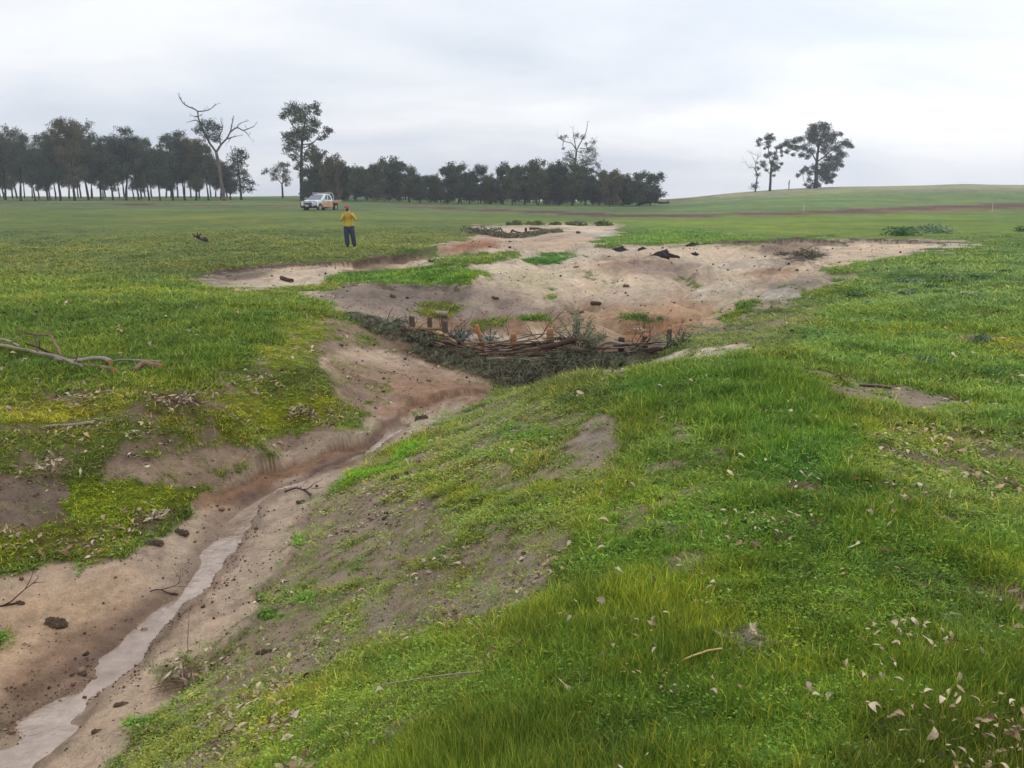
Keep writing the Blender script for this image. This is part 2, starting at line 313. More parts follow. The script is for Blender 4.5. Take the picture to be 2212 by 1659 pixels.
line([(1520,526),(1580,523),(1658,521),(1700,517),(1731,515),(1790,523),(1840,519),(1890,518),(1933,520),(2000,524),(2060,528)], [4,6,8,7,9,7,7,7,6,6,4], bl=3, soil=(84,74,64), G=.2)
paint([(700,618),(860,612),(1000,622),(1020,650),(900,668),(780,660),(700,640)], 10, soil=(128,116,108))
paint([(1340,565),(1500,575),(1480,600),(1360,590)], 8, soil=(146,130,118)); paint([(1060,600),(1200,585),(1250,600),(1150,625)], 8, soil=(176,166,140), G=.12)
line([(690,622),(800,616),(900,622),(1000,626),(1030,612)], [4,5,6,6,5], bl=3, soil=(96,84,74))
paint([(1590,590),(1700,575),(1740,588),(1640,600)], 4, soil=(146,122,104)); line([(1640,600),(1560,618),(1500,640)], [6,8,6], bl=3, soil=(196,184,168), G=0)
paint([(1000,722),(1200,722),(1260,740),(1000,742)], 5, soil=(196,180,160), G=0)
# left bank: grass fading into littered soil, then clean sand in the bed
paint([(-50,850),(200,835),(420,830),(560,790),(690,700),(760,690),(800,730),(760,760),(700,800),(760,860),(800,905),(700,940),(560,990),(455,1045),(430,1100),(330,1170),(200,1200),(-50,1260)], 18, G=.55, soil=(116,98,84), grass=(104,120,48), hgt=.06, lit=.5)
paint([(690,690),(860,700),(960,770),(900,790),(760,765),(700,760)], 8, G=.3, soil=(140,120,106), grass=(106,122,54), hgt=.05, lit=.15)
paint([(860,735),(1000,738),(1300,738),(1440,738),(1400,765),(1270,800),(1100,850),(1060,832),(960,800),(880,770)], 6, soil=(120,98,80), G=.05)
BEDP=[(-50,1265),(150,1215),(290,1190),(330,1165),(380,1150),(440,1110),(455,1052),(520,1005),(560,990),(640,960),(720,935),(800,915),(815,890),(760,860),(715,820),(680,790),(700,770),(760,752),(830,755),(900,780),(960,800),(1060,832),(1066,850),(1020,868),(960,905),(880,945),(820,968),(790,990),(740,1020),(720,1060),(700,1095),(650,1130),(640,1180),(620,1240),(560,1290),(555,1340),(480,1415),(400,1450),(340,1540),(300,1600),(230,1670),(-50,1700)]
paint(BEDP, 4, G=.0, soil=BED, hgt=.03, lit=.0)
paint([(-50,1300),(200,1230),(330,1200),(300,1330),(150,1450),(-50,1520)], 25, soil=(190,162,136))
paint([(690,780),(900,800),(1060,835),(960,850),(860,880),(810,900),(760,860)], 10, soil=(156,130,112), G=.12, lit=.12)
paint([(830,830),(1050,835),(1040,850),(940,870),(880,890),(840,900)], 6, soil=(162,130,108), G=.02)
paint([(700,780),(760,770),(850,820),(820,880),(740,850)], 14, G=.25, soil=(142,120,104), grass=(112,126,60), lit=.15)
line([(450,1062),(520,1040),(600,1016),(700,985),(790,955),(840,925),(880,890),(950,862),(1060,842)], [14,16,16,16,18,18,14,12,8], bl=4, soil=(132,98,74), G=0)
line([(455,1072),(530,1060),(620,1030),(700,1004),(790,972),(850,930)], [14,34,26,24,20,16], bl=5, soil=(144,112,90), G=0)
line([(545,1095),(520,1180),(470,1260),(380,1345),(280,1445)], [10,10,12,12,12], bl=4, soil=(138,110,90), G=0)
line([(-20,1570),(100,1505),(200,1455),(260,1425)], [14,14,12,10], bl=4, soil=(136,104,82), G=0)
paint([(0,1440),(110,1380),(240,1330),(330,1290),(360,1300),(220,1400),(60,1500),(0,1520)], 12, soil=(150,124,104))
# moss and cushions on the left
for p, g, G_ in (([(150,1060),(200,1040),(270,1036),(340,1046),(445,1038),(450,1060),(420,1096),(340,1110),(300,1140),(200,1140),(150,1110)], MOSS, 1), ([(-50,1165),(60,1160),(200,1140),(300,1130),(285,1180),(180,1200),(60,1215),(-50,1250)], (118,130,44), .8),
                 ([(540,890),(640,860),(720,862),(740,885),(650,905),(560,915)], MOSS, .95), ([(600,700),(680,690),(740,705),(700,740),(640,800),(560,830),(540,790),(600,750)], (120,136,48), .75), ([(740,895),(800,905),(830,915),(700,932),(610,945),(600,930)], (96,120,50), .8),
                 ([(60,870),(260,860),(250,900),(100,925),(-20,900)], (126,138,48), .8), ([(420,850),(560,850),(560,900),(430,890)], (118,132,44), .8), ([(-50,940),(120,945),(260,960),(240,990),(100,1010),(-50,1010)], (110,124,52), .8)):
    paint(p, 8, G=G_, grass=g, moss=.9, hgt=.04)
paint([(-50,1045),(120,1045),(150,1075),(140,1130),(60,1160),(-50,1165)], 10, G=.12, soil=(116,100,88), lit=.1)
paint([(230,1000),(350,985),(520,960),(600,955),(560,990),(450,1040),(330,1040),(250,1030)], 10, G=.2, soil=(146,124,108), lit=.12)
paint([(560,940),(700,930),(740,935),(600,975),(540,985)], 6, G=.1, soil=(150,128,112))
# right bank above the bed: thin turf and dark soil
paint([(880,946),(960,905),(1066,850),(1130,850),(1200,880),(1330,880),(1350,960),(1330,1060),(1230,1130),(1180,1240),(1120,1330),(1020,1370),(880,1400),(760,1460),(640,1560),(500,1700),(230,1700),(340,1540),(400,1450),(480,1415),(555,1340),(560,1290),(620,1240),(640,1180),(650,1130),(700,1095),(720,1060),(740,1020),(820,968)], 14, G=.47, soil=SOIL, grass=(112,126,60), hgt=.05, lit=.14)
paint([(700,1060),(760,1080),(900,1070),(1000,1120),(1180,1190),(1190,1280),(1080,1330),(880,1330),(760,1400),(640,1470),(560,1500),(500,1560),(420,1600),(340,1600),(340,1540),(480,1415),(560,1290),(650,1130)], 20, G=.33, soil=(146,129,112), lit=.10)
for u, v, a, b in ((1270,895,50,14),(1290,945,55,28),(1270,985,34,12),(1080,1200,70,24),(1120,1260,50,20),(1030,1300,60,16),(880,1160,50,10),(1180,820,26,10),(1060,910,40,6),(760,1250,60,10),(820,1330,50,12)):
    spot(u, v, a, b, bl=8, G=.12, soil=(148,134,121))
spot(1270,940,20,7, bl=4, G=.02, soil=(156,146,130))
for u, v, a, b, g in ((1010,1158,30,12,MOSS),(1130,1110,90,20,(112,138,48)),(1000,1060,110,22,(112,132,50)),(900,1020,80,14,(96,122,52)),(1180,1060,70,20,(124,140,42)),(1050,980,80,14,(96,126,56)),(930,1230,70,10,(124,128,52)),(700,1290,40,8,(128,124,66)),(1120,930,60,18,(88,126,48)),(950,1270,40,8,(116,130,52))):
    spot(u, v, a, b, bl=8, G=.85, grass=g, hgt=.05, moss=.4)
paint([(712,1055),(740,1030),(800,1010),(860,960),(915,948),(900,975),(850,1000),(840,1020),(760,1050),(720,1070)], 4, G=1, grass=BRIGHT, hgt=.07, moss=.5)
for u, v, a, b in ((640,1160,14,10),(580,1340,22,10),(650,1305,20,8),(900,900,14,5),(270,1615,40,14),(560,1345,16,8),(40,1358,18,7)): spot(u, v, a, b, bl=4, G=1, grass=(92,134,44), hgt=.07)
paint([(560,1659),(560,1540),(640,1480),(760,1430),(860,1390),(960,1375),(1060,1400),(1000,1480),(800,1560),(700,1700)], 20, G=.75, grass=(112,130,52), hgt=.07, lit=.25)
paint([(840,1400),(960,1372),(1030,1390),(1040,1440),(900,1450),(800,1470)], 12, G=1, grass=(100,134,52), hgt=.07)
paint([(640,1560),(760,1460),(880,1400),(1020,1370),(1120,1330),(1200,1180),(1300,1060),(1440,1080),(1420,1220),(1280,1320),(1180,1430),(1020,1540),(880,1620),(760,1740),(480,1740)], 26, G=.58, hgt=.05, lit=.22, grass=(104,126,50), soil=(138,120,102))
# tall grass
TG=(80,108,40)
paint([(600,1740),(700,1660),(830,1580),(960,1510),(1070,1440),(1140,1360),(1220,1280),(1330,1220),(1460,1180),(1620,1200),(1700,1400),(1700,1740)], 36, G=.97, grass=TG, hgt=.11, lit=.05)
paint([(1500,1150),(1600,980),(1750,930),(1880,950),(1950,1100),(2100,1180),(2300,1200),(2300,1720),(1500,1720)], 50, G=.93, grass=(86,114,40), hgt=.085, lit=.10)
paint([(1330,822),(1440,792),(1560,776),(1700,776),(1760,812),(1800,870),(1880,930),(1830,1000),(1700,960),(1560,950),(1400,890)], 16, G=1, grass=(76,110,38), hgt=.11, lit=.0)
paint([(1620,960),(1760,940),(1860,980),(1880,1060),(1760,1080),(1620,1040)], 30, G=1, grass=(76,114,42), hgt=.10)
paint([(1440,880),(1560,940),(1560,1100),(1350,1100),(1350,980),(1420,960)], 26, G=.56, grass=(100,128,52), hgt=.06)
paint([(1300,1080),(1600,1080),(1640,1250),(1400,1300),(1200,1260)], 34, G=.60, grass=(92,124,46), hgt=.07, lit=.1)
paint([(1900,900),(2050,900),(2300,960),(2300,1160),(2050,1130),(1930,1000)], 30, G=.54, grass=(108,128,54), soil=(118,104,90), hgt=.05, lit=.3)
paint([(1700,764),(1750,785),(1830,825),(1950,845),(2050,860),(2110,880),(2230,890),(2230,900),(2100,898),(1980,870),(1850,852),(1760,812)], 5, G=.08, soil=(138,124,110), lit=.1, hgt=.03)
paint([(1960,862),(2060,868),(2120,885),(2060,896),(1990,884)], 5, G=.02, soil=(150,138,126), hgt=.02)
paint([(2060,730),(2180,726),(2190,742),(2090,745)], 5, G=.2, soil=(118,100,72))
spot(1900,760,40,14, bl=8, grass=(86,124,50)); spot(2050,800,90,18, bl=14, grass=(78,110,42)); spot(2180,745,60,10, bl=8, grass=(126,134,44))
paint([(1950,1240),(2100,1230),(2300,1240),(2300,1400),(2100,1400),(1980,1340)], 26, G=.7, lit=.5, soil=(112,96,80), grass=(86,112,44), hgt=.07)
paint([(2050,1260),(2300,1250),(2300,1330),(2180,1330)], 14, G=.45, lit=.5, soil=(104,86,74))
paint([(1560,1340),(1700,1330),(1700,1400),(1560,1400)], 14, lit=.4, G=.85)
paint([(1900,1500),(2300,1480),(2300,1700),(1800,1700)], 30, lit=.42, grass=(70,92,34))
paint([(1950,1230),(2010,1150),(2200,1140),(2300,1200),(2300,1240)], 20, grass=(88,118,40))
paint([(500,1450),(620,1440),(700,1500),(640,1580),(480,1640),(400,1640),(440,1540)], 12, lit=.5)
paint([(300,860),(420,850),(460,900),(340,900)], 10, lit=.8, G=.5)
paint([(540,850),(640,840),(760,900),(640,930),(560,900)], 10, lit=.6)
paint([(-50,990),(170,985),(180,1050),(60,1060),(-50,1060)], 10, lit=.8, G=.6)
paint([(280,1100),(370,1100),(360,1130),(290,1130)], 6, lit=.8)
paint([(330,1440),(480,1400),(500,1440),(420,1500),(380,1530),(330,1520)], 8, lit=.7, G=.55)
def lay(x, y, zc):
    """sample all layers at world points; the edges wander by a few centimetres to decimetres"""
    r = np.sqrt(x*x+y*y); am = .014*r+.035
    x2 = x+am*fbm(x, y, .9, 4, 101, .6); y2 = y+am*2.2*fbm(x, y, .9, 4, 105, .6)
    u, v = project(x2, y2, zc)
    fu = np.clip(u/S4+4, 0, LW-1.001); fv = np.clip(v/S4+4, 0, LH-1.001)
    iu = fu.astype(int); iv = fv.astype(int); fu = fu-iu; fv = fv-iv; o = {}
    for k, L in LAY.items(): o[k] = (L[iv, iu]*(1-fu)+L[iv, iu+1]*fu)*(1-fv)+(L[iv+1, iu]*(1-fu)+L[iv+1, iu+1]*fu)*fv
    return o
# ---------------------------------------------------------------- ground sheet
rows = np.concatenate([[.25,.5,.75,1.0], np.geomspace(1.2, 62, 900), np.geomspace(62, 300, 190)[1:], np.geomspace(300, 700, 20)[1:]])
azs = np.concatenate([np.linspace(-180, -54, 56)[:-1], np.linspace(-54, -35, 120)[:-1], np.linspace(-35, 35, 1130), np.linspace(35, 54, 120)[1:], np.linspace(54, 180, 56)[1:-1]])
NR, NA = len(rows), len(azs)
rr, aa = np.meshgrid(rows, np.radians(azs), indexing='ij')
GX = rr*np.sin(aa); GY = rr*np.cos(aa); GZ = ground(GX, GY)
print('ground', NR, NA)
o = lay(GX, GY, GZ)
slope = GZ/rr; cm = np.maximum.accumulate(slope, axis=0); hidden = sstep(.004, .03, cm-slope)*(rr > 5)*(rr < 60)
front = (np.abs(aa) < R(46))
o['G'] = o['G']*(1-hidden)+hidden*.3
for k, n_ in zip('rgb', range(3)): o['s%d' % n_] = o['s%d' % n_]*(1-hidden)+hidden*lin(SAND)[n_]
off = (~front) | (GY < 1)
o['G'] = np.where(off & (o['G'] < .3), .5, o['G'])
nz = .5+.5*np.clip(fbm(GX, GY, .5, 7, 201, .8)*1.35, -1, 1); nfar = .5+.5*np.clip(fbm(GX, GY, 2.6, 6, 205, .75)*1.2, -1, 1)
kf = sstep(10, 40, rr); thr = nz*(1-kf)+nfar*kf
cov = np.clip((o['G']-(.05+.9*thr))/.24+.5, 0, 1)
cov = np.where(o['G'] < .03, 0, cov)
soil = np.stack([o['s0'], o['s1'], o['s2']], -1); gras = np.stack([o['g0'], o['g1'], o['g2']], -1)
v1 = fbm(GX, GY, .35, 4, 211, .6); v2 = fbm(GX, GY, 2.4, 4, 215, .55); v3 = fbm(GX, GY, 14, 3, 219)
soil = soil*(1+.14*v1+.12*v2)[..., None]*np.stack([1+.03*v2, 1+0*v2, 1-.05*v2], -1)
far_ = sstep(15.5, 18, GY)*sstep(70, 60, rr)
sk1 = fbm(GX*.8, GY*.3, .9, 6, 401, .7); sk2 = fbm(GX*.7, GY*.35, 1.6, 5, 405, .65)
soil = soil*(1-far_*(.27*sstep(.1, .7, sk1)-.16*sstep(.05, .6, -sk2)))[..., None]
soil = soil*((1-.24*sstep(.1, .8, fbm(GX, GY, .42, 6, 411, .75))*sstep(18, 14, rr))*(1+.16*sstep(.03, .12, o['G'])*sstep(16, 12, rr)))[..., None]
soil = soil*np.array([1.10, 1.075, 1.02])
gv = fbm(GX, GY, 1.1, 4, 221, .6); gw = fbm(GX, GY, 7, 3, 223)
gras = gras*(1+.16*v1*sstep(40, 5, rr)+.16*gv+.12*v3+.10*gw)[..., None]
gras = gras*(1-.26*sstep(.2, .75, fbm(GX, GY, .38, 5, 431, .7))*sstep(18, 8, rr))[..., None]*np.stack([1+.12*sstep(.0, .8, gv), np.ones_like(gv), 1-.1*sstep(.0, .8, gv)], -1)
mix_y = np.clip(gw*.5+gv*.3, -1, 1)[..., None]
gras = gras*np.concatenate([1+.16*mix_y, 1+.04*mix_y, 1-.25*mix_y], -1)
# flat country seen far off in long streaks
st = vnoise(GX/60+9, GY/6, 231)*2-1; fp = fbm(GX, GY, 9, 6, 441, .75); fs_ = sstep(25, 55, rr); gras = gras*(1+(.10+.07*st+.17*fp)*fs_)[..., None]*np.stack([1+.10*fp*fs_, np.ones_like(fp), 1-.12*fp*fs_], -1)
gras = gras*(1-.18*sstep(.3, .8, fbm(GX, GY*.5, 1.6, 5, 451, .75))*fs_)[..., None]
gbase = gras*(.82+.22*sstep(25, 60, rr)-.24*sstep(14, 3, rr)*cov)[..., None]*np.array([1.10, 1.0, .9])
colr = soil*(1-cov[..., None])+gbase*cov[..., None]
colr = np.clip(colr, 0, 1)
def set_attr(me, name, typ, arr, dom='POINT'):
    a = me.attributes.new(name, typ, dom); a.data.foreach_set({'FLOAT': 'value', 'FLOAT_COLOR': 'color', 'FLOAT_VECTOR': 'vector', 'INT': 'value'}[typ], np.ascontiguousarray(arr).ravel())
me = bpy.data.meshes.new('ground')
V = np.stack([GX, GY, GZ+CZ], -1).reshape(-1, 3)
ii = (np.arange(NR-1)[:, None]*NA+np.arange(NA)[None]); jj = (np.arange(NR-1)[:, None]*NA+(np.arange(NA)[None]+1) % NA)
F = np.stack([ii, jj, jj+NA, ii+NA], -1).reshape(-1, 4)[:, ::-1]
cz = float(ground(np.array([0.]), np.array([0.]))[0])+CZ
V = np.vstack([V, [[0, 0, cz]]]); cidx = len(V)-1
T = np.stack([np.full(NA, cidx), (np.arange(NA)+1) % NA, np.arange(NA)], -1)[:, ::-1]
me.vertices.add(len(V)); me.vertices.foreach_set('co', V.ravel())
me.loops.add(F.size+T.size); me.loops.foreach_set('vertex_index', np.concatenate([F.ravel(), T.ravel()]).astype(np.int32))
me.polygons.add(len(F)+len(T))
ls = np.concatenate([np.arange(len(F))*4, F.size+np.arange(len(T))*3]).astype(np.int32)
me.polygons.foreach_set('loop_start', ls)
me.update(calc_edges=True); me.polygons.foreach_set('use_smooth', np.ones(len(F)+len(T), bool))
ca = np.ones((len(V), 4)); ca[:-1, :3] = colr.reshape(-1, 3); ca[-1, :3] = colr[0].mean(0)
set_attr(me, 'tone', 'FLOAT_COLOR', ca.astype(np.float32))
cv = np.zeros(len(V)); cv[:-1] = cov.ravel(); set_attr(me, 'cover', 'FLOAT', cv.astype(np.float32))
# wetness near the stream
wet = np.zeros(len(V)); k = (rr.ravel() < 16)
d_, p_ = pdist(V[:-1, 0][k], V[:-1, 1][k], STREAM); hw_ = np.interp(p_, np.arange(len(STREAM)), STREAM[:, 2])
tmp = np.zeros(len(V)-1); tmp[k] = sstep(.15, .03, np.abs(d_)-hw_); wet[:-1] = tmp*(1-cov.ravel()); set_attr(me, 'wet', 'FLOAT', wet.astype(np.float32))
gr_ob = bpy.data.objects.new('ground', me); COL.objects.link(gr_ob); gr_ob['kind'] = 'structure'
# ---------------------------------------------------------------- materials
def mat(name, col=(.5,.5,.5), rough=.8, spec=.25, **kw):
    m = bpy.data.materials.new(name); m.use_nodes = True; b = m.node_tree.nodes['Principled BSDF']
    b.inputs['Base Color'].default_value = tuple(col)+(1,); b.inputs['Roughness'].default_value = rough
    b.inputs['Specular IOR Level'].default_value = spec
    for k, v in kw.items(): b.inputs[k.replace('_', ' ')].default_value = v
    return m
class NB:
    """small node-building helper for one material"""
    def __init__(s, m): s.m = m; s.t = m.node_tree; s.b = s.t.nodes['Principled BSDF']
    def n(s, t, **k):
        q = s.t.nodes.new(t)
        for a, b in k.items(): setattr(q, a, b)
        return q
    def l(s, a, b): s.t.links.new(a, b)
    def noise(s, scale, det=4, rough=.55, vec=None, dist=0):
        q = s.n('ShaderNodeTexNoise'); q.inputs['Scale'].default_value = scale; q.inputs['Detail'].default_value = det; q.inputs['Roughness'].default_value = rough; q.inputs['Distortion'].default_value = dist
        if vec: s.l(vec, q.inputs['Vector'])
        return q.outputs[0]
    def ramp(s, f, stops):
        q = s.n('ShaderNodeValToRGB'); s.l(f, q.inputs[0]); e = q.color_ramp.elements
        while len(e) < len(stops): e.new(.5)
        for i, (p, c) in enumerate(stops): e[i].position = p; e[i].color = (tuple(c)+(1,)) if hasattr(c, '__len__') else (c, c, c, 1)
        return q.outputs[0]
    def mul(s, a, b, blend='MULTIPLY', f=1.0):
        q = s.n('ShaderNodeMix', data_type='RGBA', blend_type=blend)
        if isinstance(f, float): q.inputs[0].default_value = f
        else: s.l(f, q.inputs[0])
        for i, v in ((6, a), (7, b)):
            if isinstance(v, tuple): q.inputs[i].default_value = v+(1,)
            else: s.l(v, q.inputs[i])
        return q.outputs[2]
    def m2(s, op, a, b=None, c=None, clamp=False):
        q = s.n('ShaderNodeMath', operation=op); q.use_clamp = clamp
        for i, v in enumerate((a, b, c)):
            if v is None: continue
            if isinstance(v, (int, float)): q.inputs[i].default_value = v
            else: s.l(v, q.inputs[i])
        return q.outputs[0]
    def attr(s, name, typ='GEOMETRY'): q = s.n('ShaderNodeAttribute', attribute_name=name, attribute_type=typ); return q
    def bump(s, h, dist, st=1.0):
        q = s.n('ShaderNodeBump'); q.inputs['Distance'].default_value = dist; q.inputs['Strength'].default_value = st; s.l(h, q.inputs['Height']); s.l(q.outputs[0], s.b.inputs['Normal'])
    def obj(s): return s.n('ShaderNodeTexCoord').outputs['Object']
def mottled(name, c1, c2, scale=6, rough=.9, spec=.15, bump=0, bs=None, stretch=None):
    m = mat(name, c1, rough, spec); q = NB(m); v = q.obj()
    if stretch: mp_ = q.n('ShaderNodeMapping'); mp_.inputs['Scale'].default_value = stretch; q.l(v, mp_.inputs[0]); v = mp_.outputs[0]
    f = q.noise(scale, 6, .65, v); q.l(q.ramp(f, [(.3, c1), (.7, c2)]), q.b.inputs['Base Color'])
    if bump: q.bump(q.noise(bs or scale*2, 5, .6, v), bump)
    return m
m = mat('ground_soil_and_turf', rough=.95, spec=.12); q = NB(m)
pos = q.n('ShaderNodeNewGeometry').outputs['Position']
tn = q.attr('tone').outputs['Color']; cvn = q.attr('cover').outputs['Fac']; wt = q.attr('wet').outputs['Fac']
f1 = q.noise(55, 5, .7, pos); f2 = q.noise(9, 6, .65, pos); f3 = q.noise(220, 3, .7, pos); f4 = q.noise(1.1, 8, .7, pos)
c = q.mul(tn, q.ramp(f1, [(.25, .72), (.5, 1.0), (.78, 1.25)])); c = q.mul(c, q.ramp(f2, [(.3, .76), (.7, 1.2)])); c = q.mul(c, q.ramp(f3, [(.3, .86), (.7, 1.14)])); c = q.mul(c, q.ramp(f4, [(.3, .88), (.7, 1.1)]))
# small dark crumbs on the soil
vo = q.n('ShaderNodeTexVoronoi'); vo.inputs['Scale'].default_value = 26; q.l(pos, vo.inputs['Vector'])
cr = q.ramp(vo.outputs['Distance'], [(.10, .55), (.18, 1.0)]); gate = q.ramp(q.noise(3.1, 3, .6, pos), [(.5, 0.0), (.62, 1.0)])
c = q.mul(c, q.mul(c, cr), 'MIX', gate)
dk = q.mul(c, (.66, .61, .56)); c = q.mul(c, dk, 'MIX', wt)
q.l(c, q.b.inputs['Base Color'])
q.l(q.m2('SUBTRACT', .95, q.m2('MULTIPLY', wt, .42)), q.b.inputs['Roughness']); q.l(q.m2('ADD', .12, q.m2('MULTIPLY', wt, .35)), q.b.inputs['Specular IOR Level'])
q.bump(q.m2('ADD', q.m2('MULTIPLY', f2, .6), q.m2('ADD', q.m2('MULTIPLY', f1, .35), q.m2('MULTIPLY', f3, .12))), .06, .9)
me.materials.append(m)
# ---------------------------------------------------------------- water in the bed
wp = STREAM; nS = (len(wp)-1)*14+1; ts = np.linspace(0, len(wp)-1, nS)
wx = np.interp(ts, range(len(wp)), wp[:, 0]); wy = np.interp(ts, range(len(wp)), wp[:, 1]); hw = np.interp(ts, range(len(wp)), wp[:, 2])*1.5
sm = np.ones(9)/9
pad = lambda a: np.concatenate([[a[0]]*4, a, [a[-1]]*4])
wx, wy, hw = [np.convolve(pad(a), sm, 'valid') for a in (wx, wy, hw)]
wz = base_h(wx, wy)+.0; 
gz_c = ground(wx, wy); wz = np.convolve(np.concatenate([[gz_c[0]]*12, gz_c, [gz_c[-1]]*12]), np.ones(25)/25, 'valid')+.020
tx = np.gradient(wx); ty = np.gradient(wy); L_ = np.hypot(tx, ty)+1e-9; nxn, nyn = -ty/L_, tx/L_
K = 9; vv = []; ff = []
for i in range(nS):
    for k in range(K):
        s_ = (k/(K-1)*2-1)*hw[i]; vv.append((wx[i]+nxn[i]*s_, wy[i]+nyn[i]*s_, wz[i]+CZ))
for i in range(nS-1):
    for k in range(K-1): a = i*K+k; ff.append((a, a+1, a+K+1, a+K))
mw = bpy.data.meshes.new('stream_water'); mw.from_pydata(vv, [], ff); mw.polygons.foreach_set('use_smooth', [True]*len(ff))
m = mat('muddy_water', lin((150,126,112)), .04, .6); q = NB(m); pos = q.n('ShaderNodeNewGeometry').outputs['Position']
q.l(q.ramp(q.noise(3.2, 5, .7, pos), [(.3, lin((120,98,80))), (.7, lin((176,154,136)))]), q.b.inputs['Base Color'])  # pale patches in the base colour stand in for sky reflected by ripples
q.b.inputs['IOR'].default_value = 1.6; q.b.inputs['Coat Weight'].default_value = .25; q.b.inputs['Coat Roughness'].default_value = .03; q.bump(q.noise(14, 3, .5, pos, 1.0), .012, .6)
mw.materials.append(m); wo_ = bpy.data.objects.new('stream_water', mw); COL.objects.link(wo_); wo_['kind'] = 'structure'
# ---------------------------------------------------------------- mesh helpers
rng = np.random.default_rng(7); random.seed(7)
class MB:
    def __init__(s): s.v = []; s.f = []; s.m = []; s.mi = 0
    def add(s, vs_, fs):
        o_ = len(s.v); s.v += [tuple(map(float, a)) for a in vs_]; s.f += [tuple(i+o_ for i in f) for f in fs]; s.m += [s.mi]*len(fs)
    def tube(s, pts, rad, n=8, cap=True, jit=0.0):
        pts = [Vector(p) for p in pts]; K_ = len(pts)
        if not hasattr(rad, '__len__'): rad = [rad]*K_
        vs_ = []; up = Vector((0, 0, 1)); prev = None
        for i, p in enumerate(pts):
            t = (pts[min(i+1, K_-1)]-pts[max(i-1, 0)]).normalized()
            a = prev if prev is not None else (Vector((1, 0, 0)) if abs(t.x) < .8 else Vector((0, 1, 0)))
            a = (a-t*a.dot(t)).normalized(); b = t.cross(a); prev = a
            for k in range(n):
                th = 2*math.pi*k/n; r_ = rad[i]*(1+(random.uniform(-jit, jit) if jit else 0)); vs_.append(p+(a*math.cos(th)+b*math.sin(th))*r_)
        fs = [(i*n+k, i*n+(k+1) % n, (i+1)*n+(k+1) % n, (i+1)*n+k) for i in range(K_-1) for k in range(n)]
        if cap: fs += [tuple(range(n))[::-1], tuple((K_-1)*n+k for k in range(n))]
        s.add(vs_, fs)
    def box(s, x0, x1, y0, y1, z0, z1): s.prism([(x0, z0), (x1, z0), (x1, z1), (x0, z1)], y0, y1)
    def prism(s, prof, y0, y1, tf=None):
        """profile in x,z pushed from y0 to y1"""
        n = len(prof); vs_ = [(a, y0, b) for a, b in prof]+[(a, y1, b) for a, b in prof]
        if tf: vs_ = [tf(*v_) for v_ in vs_]
        s.add(vs_, [tuple(range(n)), tuple(range(2*n-1, n-1, -1))]+[(i, i+n, (i+1) % n+n, (i+1) % n) for i in range(n)])
    def ball(s, c_, rx, ry, rz, n=12, m_=8, f=None):
        vs_ = []; fs = []
        for i in range(m_+1):
            ph = math.pi*i/m_
            for k in range(n):
                th = 2*math.pi*k/n; d = Vector((math.sin(ph)*math.cos(th), math.sin(ph)*math.sin(th), math.cos(ph))); k_ = f(d) if f else 1
                vs_.append((c_[0]+rx*d.x*k_, c_[1]+ry*d.y*k_, c_[2]+rz*d.z*k_))
        for i in range(m_):
            for k in range(n): fs.append((i*n+k, (i+1)*n+k, (i+1)*n+(k+1) % n, i*n+(k+1) % n))
        s.add(vs_, fs)
    def leaves(s, cen, size, ratio=.45, vertical=.0):
        """diamond leaf faces at the points cen (n,3); size is the leaf length"""
        cen = np.asarray(cen, float); n = len(cen)
        if not n: return
        a = rng.normal(size=(n, 3)); a[:, 2] *= (1-vertical*.3); a[:, 2] -= vertical*1.4; a /= np.linalg.norm(a, axis=1)[:, None]
        b = rng.normal(size=(n, 3)); b -= (a*b).sum(1)[:, None]*a; b /= np.linalg.norm(b, axis=1)[:, None]
        sz = np.broadcast_to(np.asarray(size, float), (n,))*rng.uniform(.6, 1.3, n); a *= (sz*.5)[:, None]; b *= (sz*.5*ratio)[:, None]
        P = np.stack([cen-a, cen+b, cen+a, cen-b], 1).reshape(-1, 3); o_ = len(s.v)
        s.v += [tuple(p) for p in P.tolist()]; s.f += [(o_+4*i, o_+4*i+1, o_+4*i+2, o_+4*i+3) for i in range(n)]; s.m += [s.mi]*n
    def mesh(s, name, mats, smooth=False, flat_ang=None):
        me_ = bpy.data.meshes.new(name); me_.from_pydata(s.v, [], s.f)
        for m_ in (mats if isinstance(mats, (list, tuple)) else [mats]): me_.materials.append(m_)
        if any(s.m): me_.polygons.foreach_set('material_index', s.m)
        if smooth: me_.polygons.foreach_set('use_smooth', [True]*len(s.f))
        me_.update(); return me_
    def build(s, name, mats, parent=None, smooth=False, bevel=0):
        o_ = bpy.data.objects.new(name, s.mesh(name, mats, smooth)); COL.objects.link(o_)
        if parent: o_.parent = parent
        if bevel:
            b = o_.modifiers.new('bevel', 'BEVEL'); b.width = bevel; b.segments = 2; b.limit_method = 'ANGLE'; b.angle_limit = R(35)
        return o_
def tag(o_, label=None, cat=None, group=None, kind=None):
    if label: o_['label'] = label
    if cat: o_['category'] = cat
    if group: o_['group'] = group
    if kind: o_['kind'] = kind
    return o_
def thing(name, loc, rz, label, cat, group=None):
    e = bpy.data.objects.new(name, None); COL.objects.link(e); e.location = loc; e.rotation_euler = (0, 0, rz); e.empty_display_size = .2
    return tag(e, label, cat, group)
def dup(root, loc, rz, sc, label, group=None, cat=None):
    r_ = root.copy(); COL.objects.link(r_); r_.location = loc; r_.rotation_euler = (0, 0, rz); r_.scale = sc if hasattr(sc, '__len__') else (sc,)*3
    r_['label'] = label
    if group: r_['group'] = group
    for ch in root.children:
        c_ = ch.copy(); COL.objects.link(c_); c_.parent = r_
        for g_ in ch.children:
            d_ = g_.copy(); COL.objects.link(d_); d_.parent = c_
    return r_
